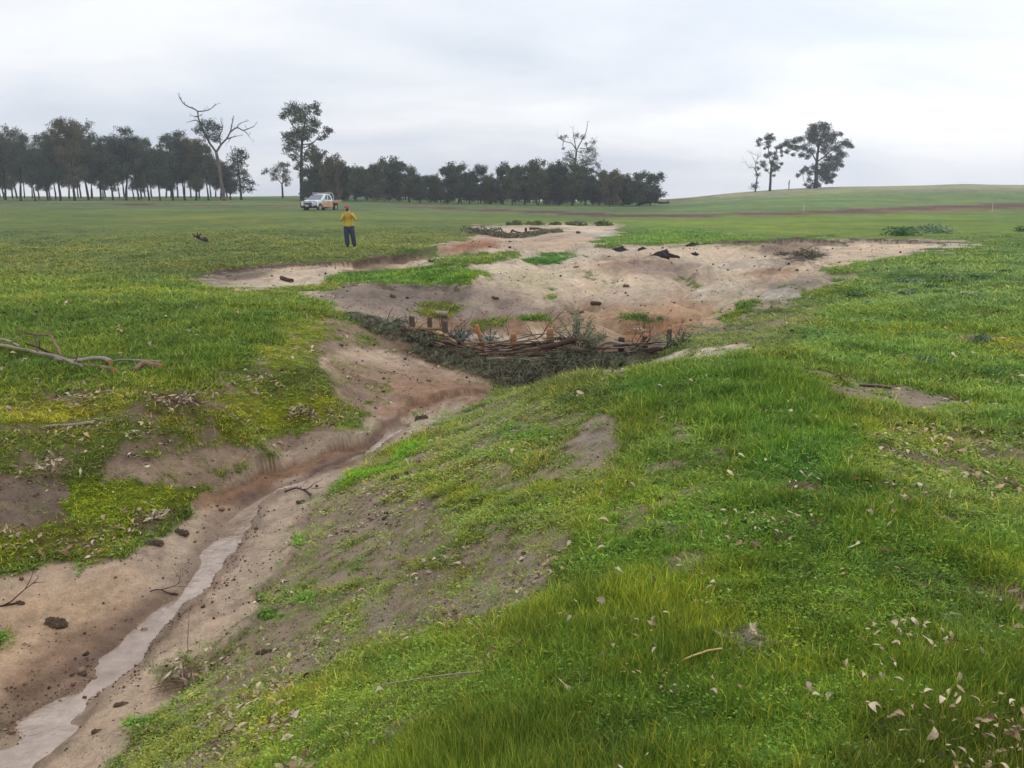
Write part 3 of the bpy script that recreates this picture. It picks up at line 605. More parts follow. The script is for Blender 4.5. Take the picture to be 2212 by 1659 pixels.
# ---------------------------------------------------------------- scattered ground cover (geometry nodes, one object per kind of stuff)
def tint_mat(name, rough=.75, trans=.0, spec=.2, vscale=30):
    m_ = mat(name, rough=rough, spec=spec); q_ = NB(m_)
    q_.l(q_.attr('leaf').outputs['Color'], q_.b.inputs['Base Color'])
    return m_
M_grass = tint_mat('grass_blade', .7, .2, .12); M_litter = tint_mat('dry_leaf', .8, 0, .2)
def blade_mesh(name, n, rad, hmin, hmax, wid, lean, m_, curl=.3, seg=2, dry=.05):
    vs_ = []; fs = []; cl = []
    for i in range(n):
        a = random.uniform(0, 6.283); d = rad*math.sqrt(random.random()); x, y = d*math.cos(a), d*math.sin(a)
        h = random.uniform(hmin, hmax); b = random.uniform(0, 6.283); ln = lean*.085*random.uniform(.1, 1.3)*h; w_ = wid*random.uniform(.7, 1.3)
        px, py_ = math.cos(b+1.57)*w_, math.sin(b+1.57)*w_
        k = random.uniform(.75, 1.25); c_ = (k*random.uniform(.9, 1.15), k, k*random.uniform(.7, 1.2), 1)
        if random.random() < dry: c_ = (2.6, 1.7, 2.2, 1)
        o_ = len(vs_)
        for s_ in range(seg+1):
            t = s_/seg; bend = ln*(t*t+curl*t**4); zz_ = h*(t-.25*curl*t**3); ww = (1-t**1.6)*(1 if t > 0 else .8)
            cx_, cy_ = x+math.cos(b)*bend, y+math.sin(b)*bend
            if s_ < seg: vs_ += [(cx_-px*ww, cy_-py_*ww, zz_), (cx_+px*ww, cy_+py_*ww, zz_)]; cl += [c_, c_]
            else: vs_.append((cx_, cy_, zz_)); cl.append(c_)
        for s_ in range(seg-1): q0 = o_+2*s_; fs.append((q0, q0+1, q0+3, q0+2))
        q0 = o_+2*(seg-1); fs.append((q0, q0+1, q0+2))
    me_ = bpy.data.meshes.new(name); me_.from_pydata(vs_, [], fs); set_attr(me_, 'leaf', 'FLOAT_COLOR', np.array(cl, np.float32)); me_.materials.append(m_); return me_
def herb_mesh(name, n, rad, m_, up=.5, size=.02):
    """low rosettes and clover: small rounded leaves at random angles"""
    vs_ = []; fs = []; cl = []
    for i in range(n):
        a = random.uniform(0, 6.283); d = rad*random.random()**.6; c_ = Vector((d*math.cos(a), d*math.sin(a), up*random.uniform(.1, 1)*(1-.5*d/rad)))
        ax = Vector((math.cos(a+random.uniform(-1, 1)), math.sin(a+random.uniform(-1, 1)), random.uniform(-.2, .8)*up*12)).normalized(); sd_ = ax.cross(Vector((random.uniform(-.4, .4), random.uniform(-.4, .4), 1))).normalized()
        s_ = size*random.uniform(.6, 1.3); k = random.uniform(.75, 1.3); o_ = len(vs_)
        for p in (c_-ax*s_, c_+sd_*s_*.6, c_+ax*s_, c_-sd_*s_*.6): vs_.append(tuple(p)); cl.append((k, k, k*random.uniform(.8, 1.2), 1))
        fs.append(tuple(range(o_, o_+4)))
    me_ = bpy.data.meshes.new(name); me_.from_pydata(vs_, [], fs); set_attr(me_, 'leaf', 'FLOAT_COLOR', np.array(cl, np.float32)); me_.materials.append(m_); return me_
def leaf_mesh(name, L, W, m_, curl=.3, bark=False):
    vs_ = []; fs = []; n = 7; tw = random.uniform(-1.2, 1.2)
    for i in range(n+1):
        t = i/n; w_ = W*(math.sin(math.pi*t**.8)**.8 if not bark else (.6+.4*math.sin(9*t)))*.5+.0004; x = (t-.5)*L; y = curl*L*(t-.5)**2*2; z = .004+abs(curl)*L*.35*math.sin(math.pi*t)*(1 if curl > 0 else .3)
        a = tw*(t-.5)*2
        for s_ in (-1, 0, 1): vs_.append((x, y+s_*w_*math.cos(a), z+s_*w_*math.sin(a)+(w_*.35 if s_ else 0)))
    for i in range(n):
        for k in range(2): a = i*3+k; fs.append((a, a+1, a+4, a+3))
    me_ = bpy.data.meshes.new(name); me_.from_pydata(vs_, [], fs); set_attr(me_, 'leaf', 'FLOAT_COLOR', np.ones((len(vs_), 4), np.float32)); me_.materials.append(m_); me_.polygons.foreach_set('use_smooth', [True]*len(fs)); return me_
def stone_mesh(name, m_):
    mb = MB(); sx = random.uniform(.6, 1.1); mb.ball((0, 0, .3), .5*sx, .4, .35, 7, 5, lambda d: 1+.3*math.sin(5*d.x+3*d.y+sx*9)*math.cos(4*d.z))
    me_ = mb.mesh(name, m_, True); set_attr(me_, 'leaf', 'FLOAT_COLOR', np.ones((len(me_.vertices), 4), np.float32)); return me_
def scatter(name, pts, rot, scl, tint, idx, meshes, label=None, cat=None):
    """strew copies of small meshes over the ground and merge them into one mesh"""
    VV, CC, LI, LT, off_ = [], [], [], [], 0
    for k, ms in enumerate(meshes):
        s_ = np.nonzero(idx == k)[0]; nI = len(s_)
        if not nI: continue
        nv = len(ms.vertices); v_ = np.empty(nv*3, np.float32); ms.vertices.foreach_get('co', v_); v_ = v_.reshape(-1, 3)
        c_ = np.empty(nv*4, np.float32); ms.attributes['leaf'].data.foreach_get('color', c_); c_ = c_.reshape(-1, 4)[:, :3]
        li = np.empty(len(ms.loops), np.int32); ms.loops.foreach_get('vertex_index', li); lt = np.empty(len(ms.polygons), np.int32); ms.polygons.foreach_get('loop_total', lt)
        q_ = v_[None]*scl[s_][:, None].astype(np.float32); rx, ry, rz = [rot[s_, t_][:, None].astype(np.float32) for t_ in range(3)]
        X, Y, Z = q_[..., 0], q_[..., 1], q_[..., 2]
        Y, Z = Y*np.cos(rx)-Z*np.sin(rx), Y*np.sin(rx)+Z*np.cos(rx)
        X, Z = X*np.cos(ry)+Z*np.sin(ry), -X*np.sin(ry)+Z*np.cos(ry)
        X, Y = X*np.cos(rz)-Y*np.sin(rz), X*np.sin(rz)+Y*np.cos(rz)
        W_ = np.stack([X, Y, Z], -1)+pts[s_][:, None].astype(np.float32)
        VV.append(W_.reshape(-1, 3)); CC.append(np.clip(c_[None]*tint[s_][:, None].astype(np.float32), 0, 1).reshape(-1, 3))
        LI.append((li[None]+(off_+np.arange(nI)*nv)[:, None]).ravel().astype(np.int32)); LT.append(np.tile(lt, nI)); off_ += nI*nv
    VV = np.concatenate(VV); CC = np.concatenate(CC); LI = np.concatenate(LI); LT = np.concatenate(LT)
    me_ = bpy.data.meshes.new(name); me_.vertices.add(len(VV)); me_.vertices.foreach_set('co', VV.ravel()); me_.loops.add(len(LI)); me_.loops.foreach_set('vertex_index', LI)
    me_.polygons.add(len(LT)); me_.polygons.foreach_set('loop_start', np.concatenate([[0], np.cumsum(LT)[:-1]]).astype(np.int32)); me_.update(calc_edges=True)
    set_attr(me_, 'leaf', 'FLOAT_COLOR', np.concatenate([CC, np.ones((len(CC), 1), np.float32)], 1)); me_.materials.append(meshes[0].materials[0])
    o_ = bpy.data.objects.new(name, me_); COL.objects.link(o_); o_['kind'] = 'stuff'; print(name, len(VV), len(LT))
    if label: o_['label'] = label
    if cat: o_['category'] = cat
    for ms in meshes: bpy.data.meshes.remove(ms)
    return o_
# sampling table over the ground grid
r0 = int(np.searchsorted(rows, 1.9)); r1 = int(np.searchsorted(rows, 62)); c0 = int(np.searchsorted(azs, -52)); c1 = int(np.searchsorted(azs, 52)); daz = np.gradient(azs); daz = daz/daz[len(azs)//2]*np.where(np.abs(azs) > 33, .55, 1)
sub = (slice(r0, r1), slice(c0, c1)); NRs, NAs = r1-r0, c1-c0
def pick_pts(weight, n):
    p = (np.nan_to_num(np.maximum(weight[sub], 0))*daz[None, c0:c1]).ravel(); p = p/p.sum(); k = rng.choice(len(p), n, p=p); i = k//NAs+r0; j = k % NAs+c0
    a = rng.random(n); b = rng.random(n)
    i2 = i+1; j2 = j+1
    P = lambda A: (A[i, j]*(1-a)*(1-b)+A[i2, j]*a*(1-b)+A[i, j2]*(1-a)*b+A[i2, j2]*a*b)
    return np.stack([P(GX), P(GY), P(GZ)+CZ], -1), i, j
def cols(A, i, j): return A[i, j]
tall = [blade_mesh('grass_tuft_a%d' % i, 12, .035, .45, 1.15, .0016, .35, M_grass, .4) for i in range(5)]
for i in range(2): tall.append(blade_mesh('grass_tuft_b%d' % i, 9, .04, .7, 1.5, .0012, .22, M_grass, .2, dry=.16))
tall.append(blade_mesh('dry_stalks', 3, .05, 1.1, 2.0, .0011, .3, M_grass, .2, dry=.85))
low = [herb_mesh('herb_a%d' % i, 24, .045, M_grass, .5, .0062) for i in range(3)]+[blade_mesh('moss_a%d' % i, 15, .035, .3, .9, .0016, .5, M_grass, .2, 1, .02) for i in range(3)]+[herb_mesh('rosette', 16, .045, M_grass, .9, .0115)]
hg = o['hgt']*(1+.38*np.clip(fbm(GX, GY, .8, 4, 303, .6), -1, 1))
gl_ = gras*(1+.28*sstep(16, 4, rr))[..., None]*np.array([1.66, 1.48, 1.15])
def tints(i, j, n, vr=.2, k=1.0):
    t = cols(gl_, i, j)*k; u_ = rng.normal(size=(n, 1)); s_ = rng.normal(size=(n, 1))
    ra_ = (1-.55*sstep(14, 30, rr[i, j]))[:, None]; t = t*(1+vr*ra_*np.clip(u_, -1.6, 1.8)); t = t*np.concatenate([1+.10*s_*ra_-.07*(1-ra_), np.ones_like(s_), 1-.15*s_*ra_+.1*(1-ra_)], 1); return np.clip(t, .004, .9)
pn = .5+.5*np.clip(fbm(GX, GY, .28, 3, 301, .6), -1, 1)
wt1 = np.maximum(cov, 0)**1.5*np.clip((hg-.055)/.05, .06, 1)*(.45+1.1*pn)*(GY > 1.6)*sstep(61, 28, rr)**.7*np.where(rr > 40, .8, 1)
n = 132000; P, i, j = pick_pts(wt1, n); r_ = rr[i, j]; wd = np.clip((r_/3.2)**.8, .9, 7)
sz = hg[i, j]*.82*rng.uniform(.4, 1.15, n)*(.55+.7*pn[i, j])*np.where(r_ > 14, .85, 1)
S = np.stack([wd, wd, sz], -1); Rt = np.stack([rng.normal(0, .10, n), rng.normal(0, .10, n), rng.uniform(0, 6.28, n)], -1)
pk = rng.choice(len(tall), n, p=[.164]*5+[.07]*2+[.04])
scatter('grass', P, Rt, S, tints(i, j, n), pk, tall, label='green grass covering the paddock and the gully banks', cat='grass')
sprout = .26*sstep(.08, .22, o['G'])*(.3+pn)
wt2 = np.maximum(cov, sprout)*np.clip((.13-hg)/.05, .34, 1)*sstep(26, 14, rr)*(GY > 1.6)*(.5+pn)
n = 82000; P, i, j = pick_pts(wt2, n); r_ = rr[i, j]; wd = np.clip((r_/3.6)**.8, .85, 4)
ms = o['moss'][i, j]; hh = np.clip(hg[i, j], .025, .09)*rng.uniform(.4, 1.0, n)
bw = (rng.random(n) < .03)*(ms < .3); S = np.stack([wd, wd, np.where(bw, .07, hh*np.where(ms > .3, .8, 1.0))], -1); Rt = np.stack([rng.normal(0, .12, n), rng.normal(0, .12, n), rng.uniform(0, 6.28, n)], -1)
pk = np.where(rng.random(n) < np.where(ms > .3, .12, .5), rng.integers(0, 3, n), 3+rng.integers(0, 3, n)); pk = np.where(bw, 6, pk)
scatter('ground_cover', P, Rt, S, tints(i, j, n, .16, .84)*np.array([.92, 1, 1.1]), pk, low, label='low clover, moss and sprouting turf on thin soil', cat='ground cover')
# dead leaves and bark
lv = [leaf_mesh('dead_leaf_%d' % i, random.uniform(.06, .12), random.uniform(.018, .05), M_litter, random.uniform(-.8, .8)) for i in range(7)]+[leaf_mesh('bark_strip_%d' % i, random.uniform(.12, .24), random.uniform(.02, .045), M_litter, .12, True) for i in range(3)]
ltn = sstep(.42, .8, .5+.5*np.clip(fbm(GX, GY, .45, 4, 311, .6), -1, 1)); lit = o['lit']
wt3 = (np.maximum(lit, 0)**1.3+.03)*(.02+ltn**1.5)*np.where(rr > 9, 1.3, 1)*(rr < 26)*(GY > 1.6)*(1-.97*(o['G'] < .03))
n = 6200; P, i, j = pick_pts(wt3, n); r_ = rr[i, j]; P[:, 2] += hg[i, j]*cov[i, j]*rng.uniform(.0, .75, n)+.003
sc = np.clip((r_/6)**.5, .5, 1.7)*.72*rng.uniform(.3, 1.0, n)**1.2; S = np.stack([sc, sc, sc], -1); Rt = np.stack([rng.normal(0, .35, n), rng.normal(0, .35, n), rng.uniform(0, 6.28, n)], -1)
pal = np.array([lin(c_) for c_ in ((196,176,144),(176,150,116),(136,110,84),(208,192,162),(166,148,126),(104,82,64),(186,160,124))])
tn_ = pal[rng.integers(0, len(pal), n)]*rng.uniform(.75, 1.1, (n, 1))
pk = np.where(rng.random(n) < .92, rng.integers(0, 7, n), 7+rng.integers(0, 3, n))
scatter('leaf_litter', P, Rt, S, tn_, pk, lv, label='dry fallen gum leaves strewn over soil and grass', cat='leaf litter')
# pebbles, crumbs and droppings on bare soil
st_ = [stone_mesh('pebble_%d' % i, M_litter) for i in range(5)]
pb = np.zeros_like(rr); d_, p_ = pdist(GX[:r1], GY[:r1], SCARP2); d2_, _ = pdist(GX[:r1], GY[:r1], SCARP3)
pb[:r1] = sstep(.20, .02, np.abs(d_-.05))*.9*(.2+ltn[:r1])+sstep(.28, .02, np.abs(d2_))*1.5
wt4 = ((1-cov)*(.10+.5*ltn)*np.where(o['G'] < .03, .45, 1)+pb)*(rr < 45)*(GY > 1.6)*(1-.6*(rr > 16))
n = 13000; P, i, j = pick_pts(wt4, n); r_ = rr[i, j]; s0 = np.clip(.006*(r_/4)**.75, .004, .05)*np.exp(rng.normal(0, .55, n))
S = np.stack([s0*rng.uniform(.8, 1.6, n), s0, s0*.8], -1); Rt = np.stack([np.zeros(n), np.zeros(n), rng.uniform(0, 6.28, n)], -1)
pal = np.array([lin(c_) for c_ in ((92,70,58),(110,84,68),(74,60,52),(130,104,84),(128,84,62),(150,140,128))])
tn_ = pal[rng.integers(0, len(pal), n)]*rng.uniform(.7, 1.2, (n, 1))
scatter('pebbles', P, Rt, S, tn_, rng.integers(0, 5, n), st_, label='small gravel and soil crumbs on bare ground', cat='pebbles')
# ---------------------------------------------------------------- trees
M_leaf = mottled('gum_foliage', lin((72,82,66)), lin((104,112,84)), .9, .75, .2)
M_leaf2 = mottled('dark_gum_foliage', lin((62,74,64)), lin((90,102,80)), 1.1, .75, .2)
M_leafb = mottled('bronze_gum_foliage', lin((90,88,68)), lin((116,112,80)), .8, .75, .2)
M_bark = mottled('gum_bark', lin((56,49,46)), lin((84,75,70)), 3, .9, .1, .03, 8, (1, 1, .25))
M_pale = mottled('bleached_dead_wood', lin((88,76,72)), lin((126,112,106)), 4, .85, .15, .02, 10, (1, 1, .3))
def bend(pts, n=3, w_=.0):
    """smooth a polyline (Catmull-Rom)"""
    P = [Vector(p) for p in pts]; out = []
    for i in range(len(P)-1):
        a, b, c, d = P[max(i-1, 0)], P[i], P[i+1], P[min(i+2, len(P)-1)]
        for k in range(n):
            t = k/n; out.append(.5*((2*b)+(c-a)*t+(2*a-5*b+4*c-d)*t*t+(3*b-a-3*c+d)*t**3)+Vector([random.uniform(-w_, w_) for _ in range(3)]))
    return out+[P[-1]]
def twigs(mb, p, d, L, r_, dep, tips=None, spread=.75):
    """a bare branch that forks dep times"""
    q_ = [p]; dd = d.normalized(); n = 4
    for i in range(n):
        dd = (dd+Vector([random.uniform(-.28, .28) for _ in range(3)])+Vector((0, 0, .07))).normalized(); q_.append(q_[-1]+dd*L/n)
    mb.tube(q_, list(np.linspace(r_, r_*.45, n+1)), 5 if r_ > .03 else 3, False)
    if tips is not None: tips.append(q_[-1])
    if dep > 0:
        for k in range(random.choice((2, 2, 3))):
            s_ = random.choice((2, 3, 4)); nd = (dd+Vector([random.uniform(-spread, spread) for _ in range(3)])).normalized()
            twigs(mb, q_[s_], nd, L*random.uniform(.5, .75), r_*.55, dep-1, tips, spread)
def clump(mb, c_, rx, ry, rz, n, size):
    d = rng.normal(size=(n, 3)); d /= np.linalg.norm(d, axis=1)[:, None]; k = rng.random(n)**.45
    # ragged outline: a few lobes
    l_ = 1+.28*np.sin(3.1*d[:, 0]+5*d[:, 2]+c_[0]*3)+.18*np.sin(7*d[:, 1]-4*d[:, 0]+c_[2]*2)
    P = np.stack([c_[0]+d[:, 0]*rx*k*l_, c_[1]+d[:, 1]*ry*k*l_, c_[2]+d[:, 2]*rz*k*l_], -1)
    mb.leaves(P, size, .5, .35)
def ptree(name, y, trunk, limbs, clumps_, ox, oy, sc, label, leafm=None, barkm=None, group=None, dens=1.0, lsize=.26, dead=0, cat='tree', twl=1.0, squash=.85):
    """a tree measured off the photograph: limbs and foliage masses given in zoomed-photo units, then built at distance y"""
    U = lambda x_, y_: (ox+x_*sc, oy+y_*sc); mp_ = y/1975.0
    ub, vb = U(*trunk[0][0]); dx, dy, dz = ray(ub, vb); bx = dx/dy*y; bz = G3(bx, y); root = thing(name, (bx, y, bz), 0, label, cat, group)
    def W(x_, y_, dep): u, v = U(x_, y_); return Vector(((u-ub)*mp_, dep, (vb-v)*mp_))
    mt = MB(); top = trunk[0][-1]
    tp = [W(x_, y_, 0) for x_, y_ in trunk[0]]; tp[0].z -= .4
    mt.tube(bend(tp, 3, .02), list(np.interp(np.linspace(0, 1, (len(tp)-1)*3+1), [0, .08, 1], [trunk[1]*sc*mp_*1.35, trunk[1]*sc*mp_, trunk[2]*sc*mp_])), 9)
    tips = []; nodes = [Vector(t) for t in tp[1:]]
    for pts, r0_ in limbs:
        k = random.uniform(-.8, .8); x0, y0 = pts[0]; q_ = []; d0 = min(nodes, key=lambda n_: (n_-W(x0, y0, n_.y)).length).y
        for i, (x_, y_) in enumerate(pts): q_.append(W(x_, y_, d0+k*math.hypot(x_-x0, y_-y0)*sc*mp_*.7))
        nodes += q_[1:]; rb = r0_*sc*mp_
        bq = bend(q_, 3, .03); mt.tube(bq, list(np.linspace(rb, rb*.35, len(bq))), 6); tips.append((bq[-1], bq[-1]-bq[-2], rb*.35))
        if dead:
            for s_ in range(2, len(bq)-1, max(1, 3-dead)):
                if random.random() < .6: twigs(mt, bq[s_], (bq[s_+1]-bq[s_]).normalized()+Vector([random.uniform(-1, 1) for _ in range(3)]), twl*random.uniform(.5, 1.1), rb*.3, 2)
    if dead:
        for p, d, r_ in tips: twigs(mt, p, d, twl, r_, 2)
    mc = MB()
    for x_, y_, r_ in clumps_:
        p = W(x_, y_, 0); n_ = min(nodes, key=lambda t: (Vector((t.x, 0, t.z))-Vector((p.x, 0, p.z))).length)
        R_ = r_*sc*mp_; p.y = n_.y+random.uniform(-1, 1)*(R_*.8+.25*(p-n_).length)
        if (p-n_).length > R_*.8:
            mid = (n_+p)/2+Vector((random.uniform(-.2, .2), 0, -.12)); mt.tube(bend([n_, mid, p], 2), [.07, .06, .05, .035, .02], 4, False)
        clump(mc, p, R_*1.32, R_*1.32, R_*squash*1.25, int(max(26, 150*dens*(R_/.6)**1.7)), lsize)
    mt.build('trunk', barkm or M_bark, root, True)
    if clumps_: mc.build('crown', leafm or M_leaf, root)
    return root
Z1 = (0, 192, .25); Z2 = (537.6, 207.4, .2083); Z3 = (906.2, 230.4, .25); Z8 = (1574.4, 253.4, .1389)
random.seed(3)
ptree('dead_tree', 140, ([(1940,952),(1922,800),(1912,650),(1895,540)], 16, 13),
  [([(1895,545),(1850,470),(1810,390),(1780,310),(1765,250),(1760,200),(1700,170),(1650,140),(1620,90)], 10), ([(1760,205),(1830,195),(1870,175),(1900,150)], 6), ([(1780,310),(1740,275),(1680,285)], 7), ([(1765,250),(1735,245)], 8),
   ([(1895,545),(1930,480),(1970,430),(2000,370),(2010,310),(2020,260)], 11), ([(1970,430),(2030,415),(2100,405)], 7), ([(2000,370),(2050,330),(2100,350),(2150,330),(2185,310)], 7), ([(2050,330),(2080,290),(2130,275)], 5), ([(1930,480),(1925,400),(1955,350),(1948,290)], 7), ([(2100,350),(2130,380),(2150,415)], 4), ([(2020,420),(1990,455)], 4)],
  [(1790,300,38),(1850,300,45),(1890,340,45),(1760,360,40),(1820,360,50),(1880,400,45),(1840,420,40),(1905,330,30),(1895,440,30)], *Z1, 'tall dead gum with bare limbs and one round leafy clump beside the left grove', M_leaf2, M_pale, dens=1.5, dead=1, twl=.5, lsize=.24)
ptree('gum_tree', 150, ([(2085,928),(2082,800),(2075,700),(2070,610)], 10, 5), [([(2080,760),(2130,740),(2170,760)], 4), ([(2080,820),(2040,790),(2000,770)], 4), ([(2075,700),(2100,640),(2120,560)], 4)],
  [(2060,550,65),(2110,530,40),(2145,570,22),(2035,600,45),(2100,620,40),(2060,680,55),(2110,700,45),(2150,760,45),(2190,790,32),(2060,770,45),(2120,830,45),(2000,760,35),(2040,850,30),(2180,840,25)], *Z1, 'small dark gum with ragged crown standing just right of the tall dead tree', M_leaf2, dens=1.25)
ptree('gum_tree', 145, ([(550,1042),(552,900),(556,740),(565,600),(580,450)], 21, 12),
  [([(580,450),(520,330),(470,280),(440,230),(400,160)], 8), ([(580,450),(600,380),(630,280),(660,200),(700,150)], 9), ([(580,480),(660,470),(720,430),(800,420),(850,345)], 7), ([(575,520),(640,490),(700,455),(750,380)], 6), ([(560,600),(500,560),(450,500)], 6), ([(640,260),(700,230),(760,130)], 5), ([(470,280),(500,180),(470,90)], 5), ([(560,680),(520,650),(480,610)], 4)],
  [(460,90,55),(420,150,55),(370,190,38),(520,150,55),(600,150,45),(680,140,55),(760,110,42),(780,170,36),(560,230,65),(640,220,62),(720,260,52),(760,290,38),(480,370,60),(435,400,50),(560,360,60),(640,330,55),(700,345,45),(820,330,46),(855,340,28),(800,395,26),(470,450,66),(430,520,50),(520,500,52),(480,600,50),(600,620,42),(690,520,50),(620,570,36),(530,680,42),(500,715,24),(640,410,40),(590,420,40),(500,240,30),(760,420,26)],
  *Z2, 'tallest gum, with an open tiered crown, standing behind the parked white ute', M_leaf, dens=1.9, dead=0)
ptree('gum_tree', 165, ([(350,1040),(352,960),(350,900)], 11, 8), [([(350,900),(310,850),(260,800),(190,765)], 5), ([(350,900),(360,820),(350,720)], 5), ([(350,900),(390,860),(430,850)], 5), ([(355,800),(400,750),(405,700)], 3)],
  [(340,700,42),(400,700,30),(290,750,42),(350,765,50),(255,790,40),(190,760,32),(160,790,18),(300,830,34),(380,820,42),(420,860,42),(405,905,20),(265,850,22),(315,700,25)], *Z2, 'small rounded gum standing alone between the dead tree and the tallest gum', M_leaf, dens=1.15)
ptree('gum_tree', 178, ([(1340,760),(1335,600),(1340,470),(1345,380),(1350,320)], 12, 8), [([(1350,320),(1310,260),(1240,240),(1205,215)], 5), ([(1350,320),(1330,230),(1318,160)], 5), ([(1350,320),(1380,260),(1420,190),(1432,120)], 6), ([(1345,460),(1440,440),(1530,425)], 5), ([(1345,400),(1290,360),(1250,390)], 4), ([(1380,300),(1450,300),(1495,250)], 4)],
  [(1220,210,22),(1262,200,16),(1350,195,26),(1400,212,22),(1490,250,24),(1430,262,18),(1480,310,34),(1440,330,30),(1500,360,32),(1290,350,38),(1260,392,28),(1310,400,36),(1400,400,44),(1470,400,44),(1430,440,38),(1530,440,26),(1540,465,18),(1240,300,14),(1390,330,18)], *Z3, 'thin half dead gum rising above the right part of the middle grove', M_leaf, M_pale, dens=1.0, dead=1, twl=1.0)
ptree('gum_tree', 214, ([(1350,1098),(1345,900),(1340,700),(1350,500),(1385,300)], 30, 12),
  [([(1340,700),(1250,560),(1100,480),(900,420)], 12), ([(1340,700),(1450,600),(1560,480),(1700,430)], 12), ([(1345,900),(1480,820),(1620,740)], 11), ([(1345,880),(1240,830),(1120,850)], 9), ([(1350,500),(1260,380),(1200,240)], 9), ([(1345,960),(1450,930),(1540,960)], 8), ([(1385,1090),(1385,950)], 12)],
  [(1230,180,62),(1320,175,70),(1420,190,70),(1200,240,60),(1300,280,85),(1420,290,85),(1150,330,60),(1470,130,24),(1560,300,52),(1612,290,34),(1500,380,85),(1400,400,80),(1250,380,70),(1100,350,52),(1000,380,52),(900,400,52),(850,430,38),(780,462,34),(950,470,52),(880,545,34),(1050,480,50),(980,590,28),(1150,480,58),(1230,540,65),(1120,590,42),(1200,622,36),(1700,420,52),(1760,460,42),(1815,480,24),(1640,440,50),(1560,500,75),(1450,520,72),(1620,600,75),(1560,645,70),(1680,640,62),(1700,720,55),(1740,750,30),(1560,740,62),(1640,800,62),(1480,800,72),(1420,745,50),(1400,860,72),(1500,880,72),(1560,940,62),(1625,900,36),(1520,1000,38),(1480,940,55),(1590,1000,28),(1300,780,50),(1180,800,44),(1120,850,36),(1060,900,32),(1240,870,42),(1220,970,38),(1170,1045,26),(1340,1030,60),(1280,1080,34),(1400,1060,36)],
  *Z8, 'large dense spreading gum on the crest of the right hill', M_leaf2, dens=2.1, lsize=.3)
ptree('gum_tree', 208, ([(640,1138),(637,900),(640,750)], 20, 15), [([(640,750),(605,600),(595,450),(620,320)], 8), ([(645,760),(680,600),(720,480),(780,450)], 8), ([(635,880),(560,820),(500,760)], 6), ([(640,880),(700,820),(800,770),(830,720)], 6), ([(600,500),(540,420),(440,385)], 5)],
  [(620,305,52),(665,340,40),(560,330,34),(480,350,34),(430,385,20),(480,425,34),(590,400,44),(590,460,30),(540,490,18),(620,570,38),(570,612,30),(530,590,22),(700,480,30),(690,560,30),(760,470,34),(790,540,28),(790,600,22),(690,640,44),(640,700,36),(680,740,52),(740,790,38),(830,720,26),(780,775,24),(560,820,28),(690,820,34),(680,900,24),(650,270,16)],
  *Z8, 'tall thin gum with tufted crown, middle of the three trees on the right hill', M_leaf2, dens=2.0, lsize=.28)
ptree('gum_tree', 206, ([(412,1158),(420,1000),(426,900),(400,830)], 11, 8), [([(400,830),(350,780),(290,790),(240,740),(195,690)], 5), ([(400,830),(380,720),(400,620),(350,590),(290,570)], 5), ([(380,720),(340,640),(320,600)], 4), ([(410,840),(460,790),(500,740)], 5), ([(400,640),(440,600),(450,560)], 3)],
  [(405,1070,52),(375,1060,30),(438,1012,20),(430,890,42),(430,790,36),(490,740,42),(500,700,30),(520,760,36),(400,712,18),(470,690,18)], *Z8, 'half bare gum with a leaf ball low on its trunk, leftmost on right hill', M_leaf2, dens=1.4, dead=2, lsize=.25, twl=.9)
bx = thing('tree_stump', tuple((lambda d: (d[0]/d[1]*211, 211, G3(d[0]/d[1]*211, 211)))(ray(1704, 408))), 0, 'thin burnt upright stump on the right hill, left of the large spreading gum', 'stump')
mb = MB(); mb.tube([(0,0,-.3),(.02,0,.8),(-.05,0,1.4),(.03,0,1.9),(.0,0,2.25)], [.13,.1,.13,.12,.05], 7, jit=.2); mb.build('trunk', M_leaf2, bx, True)
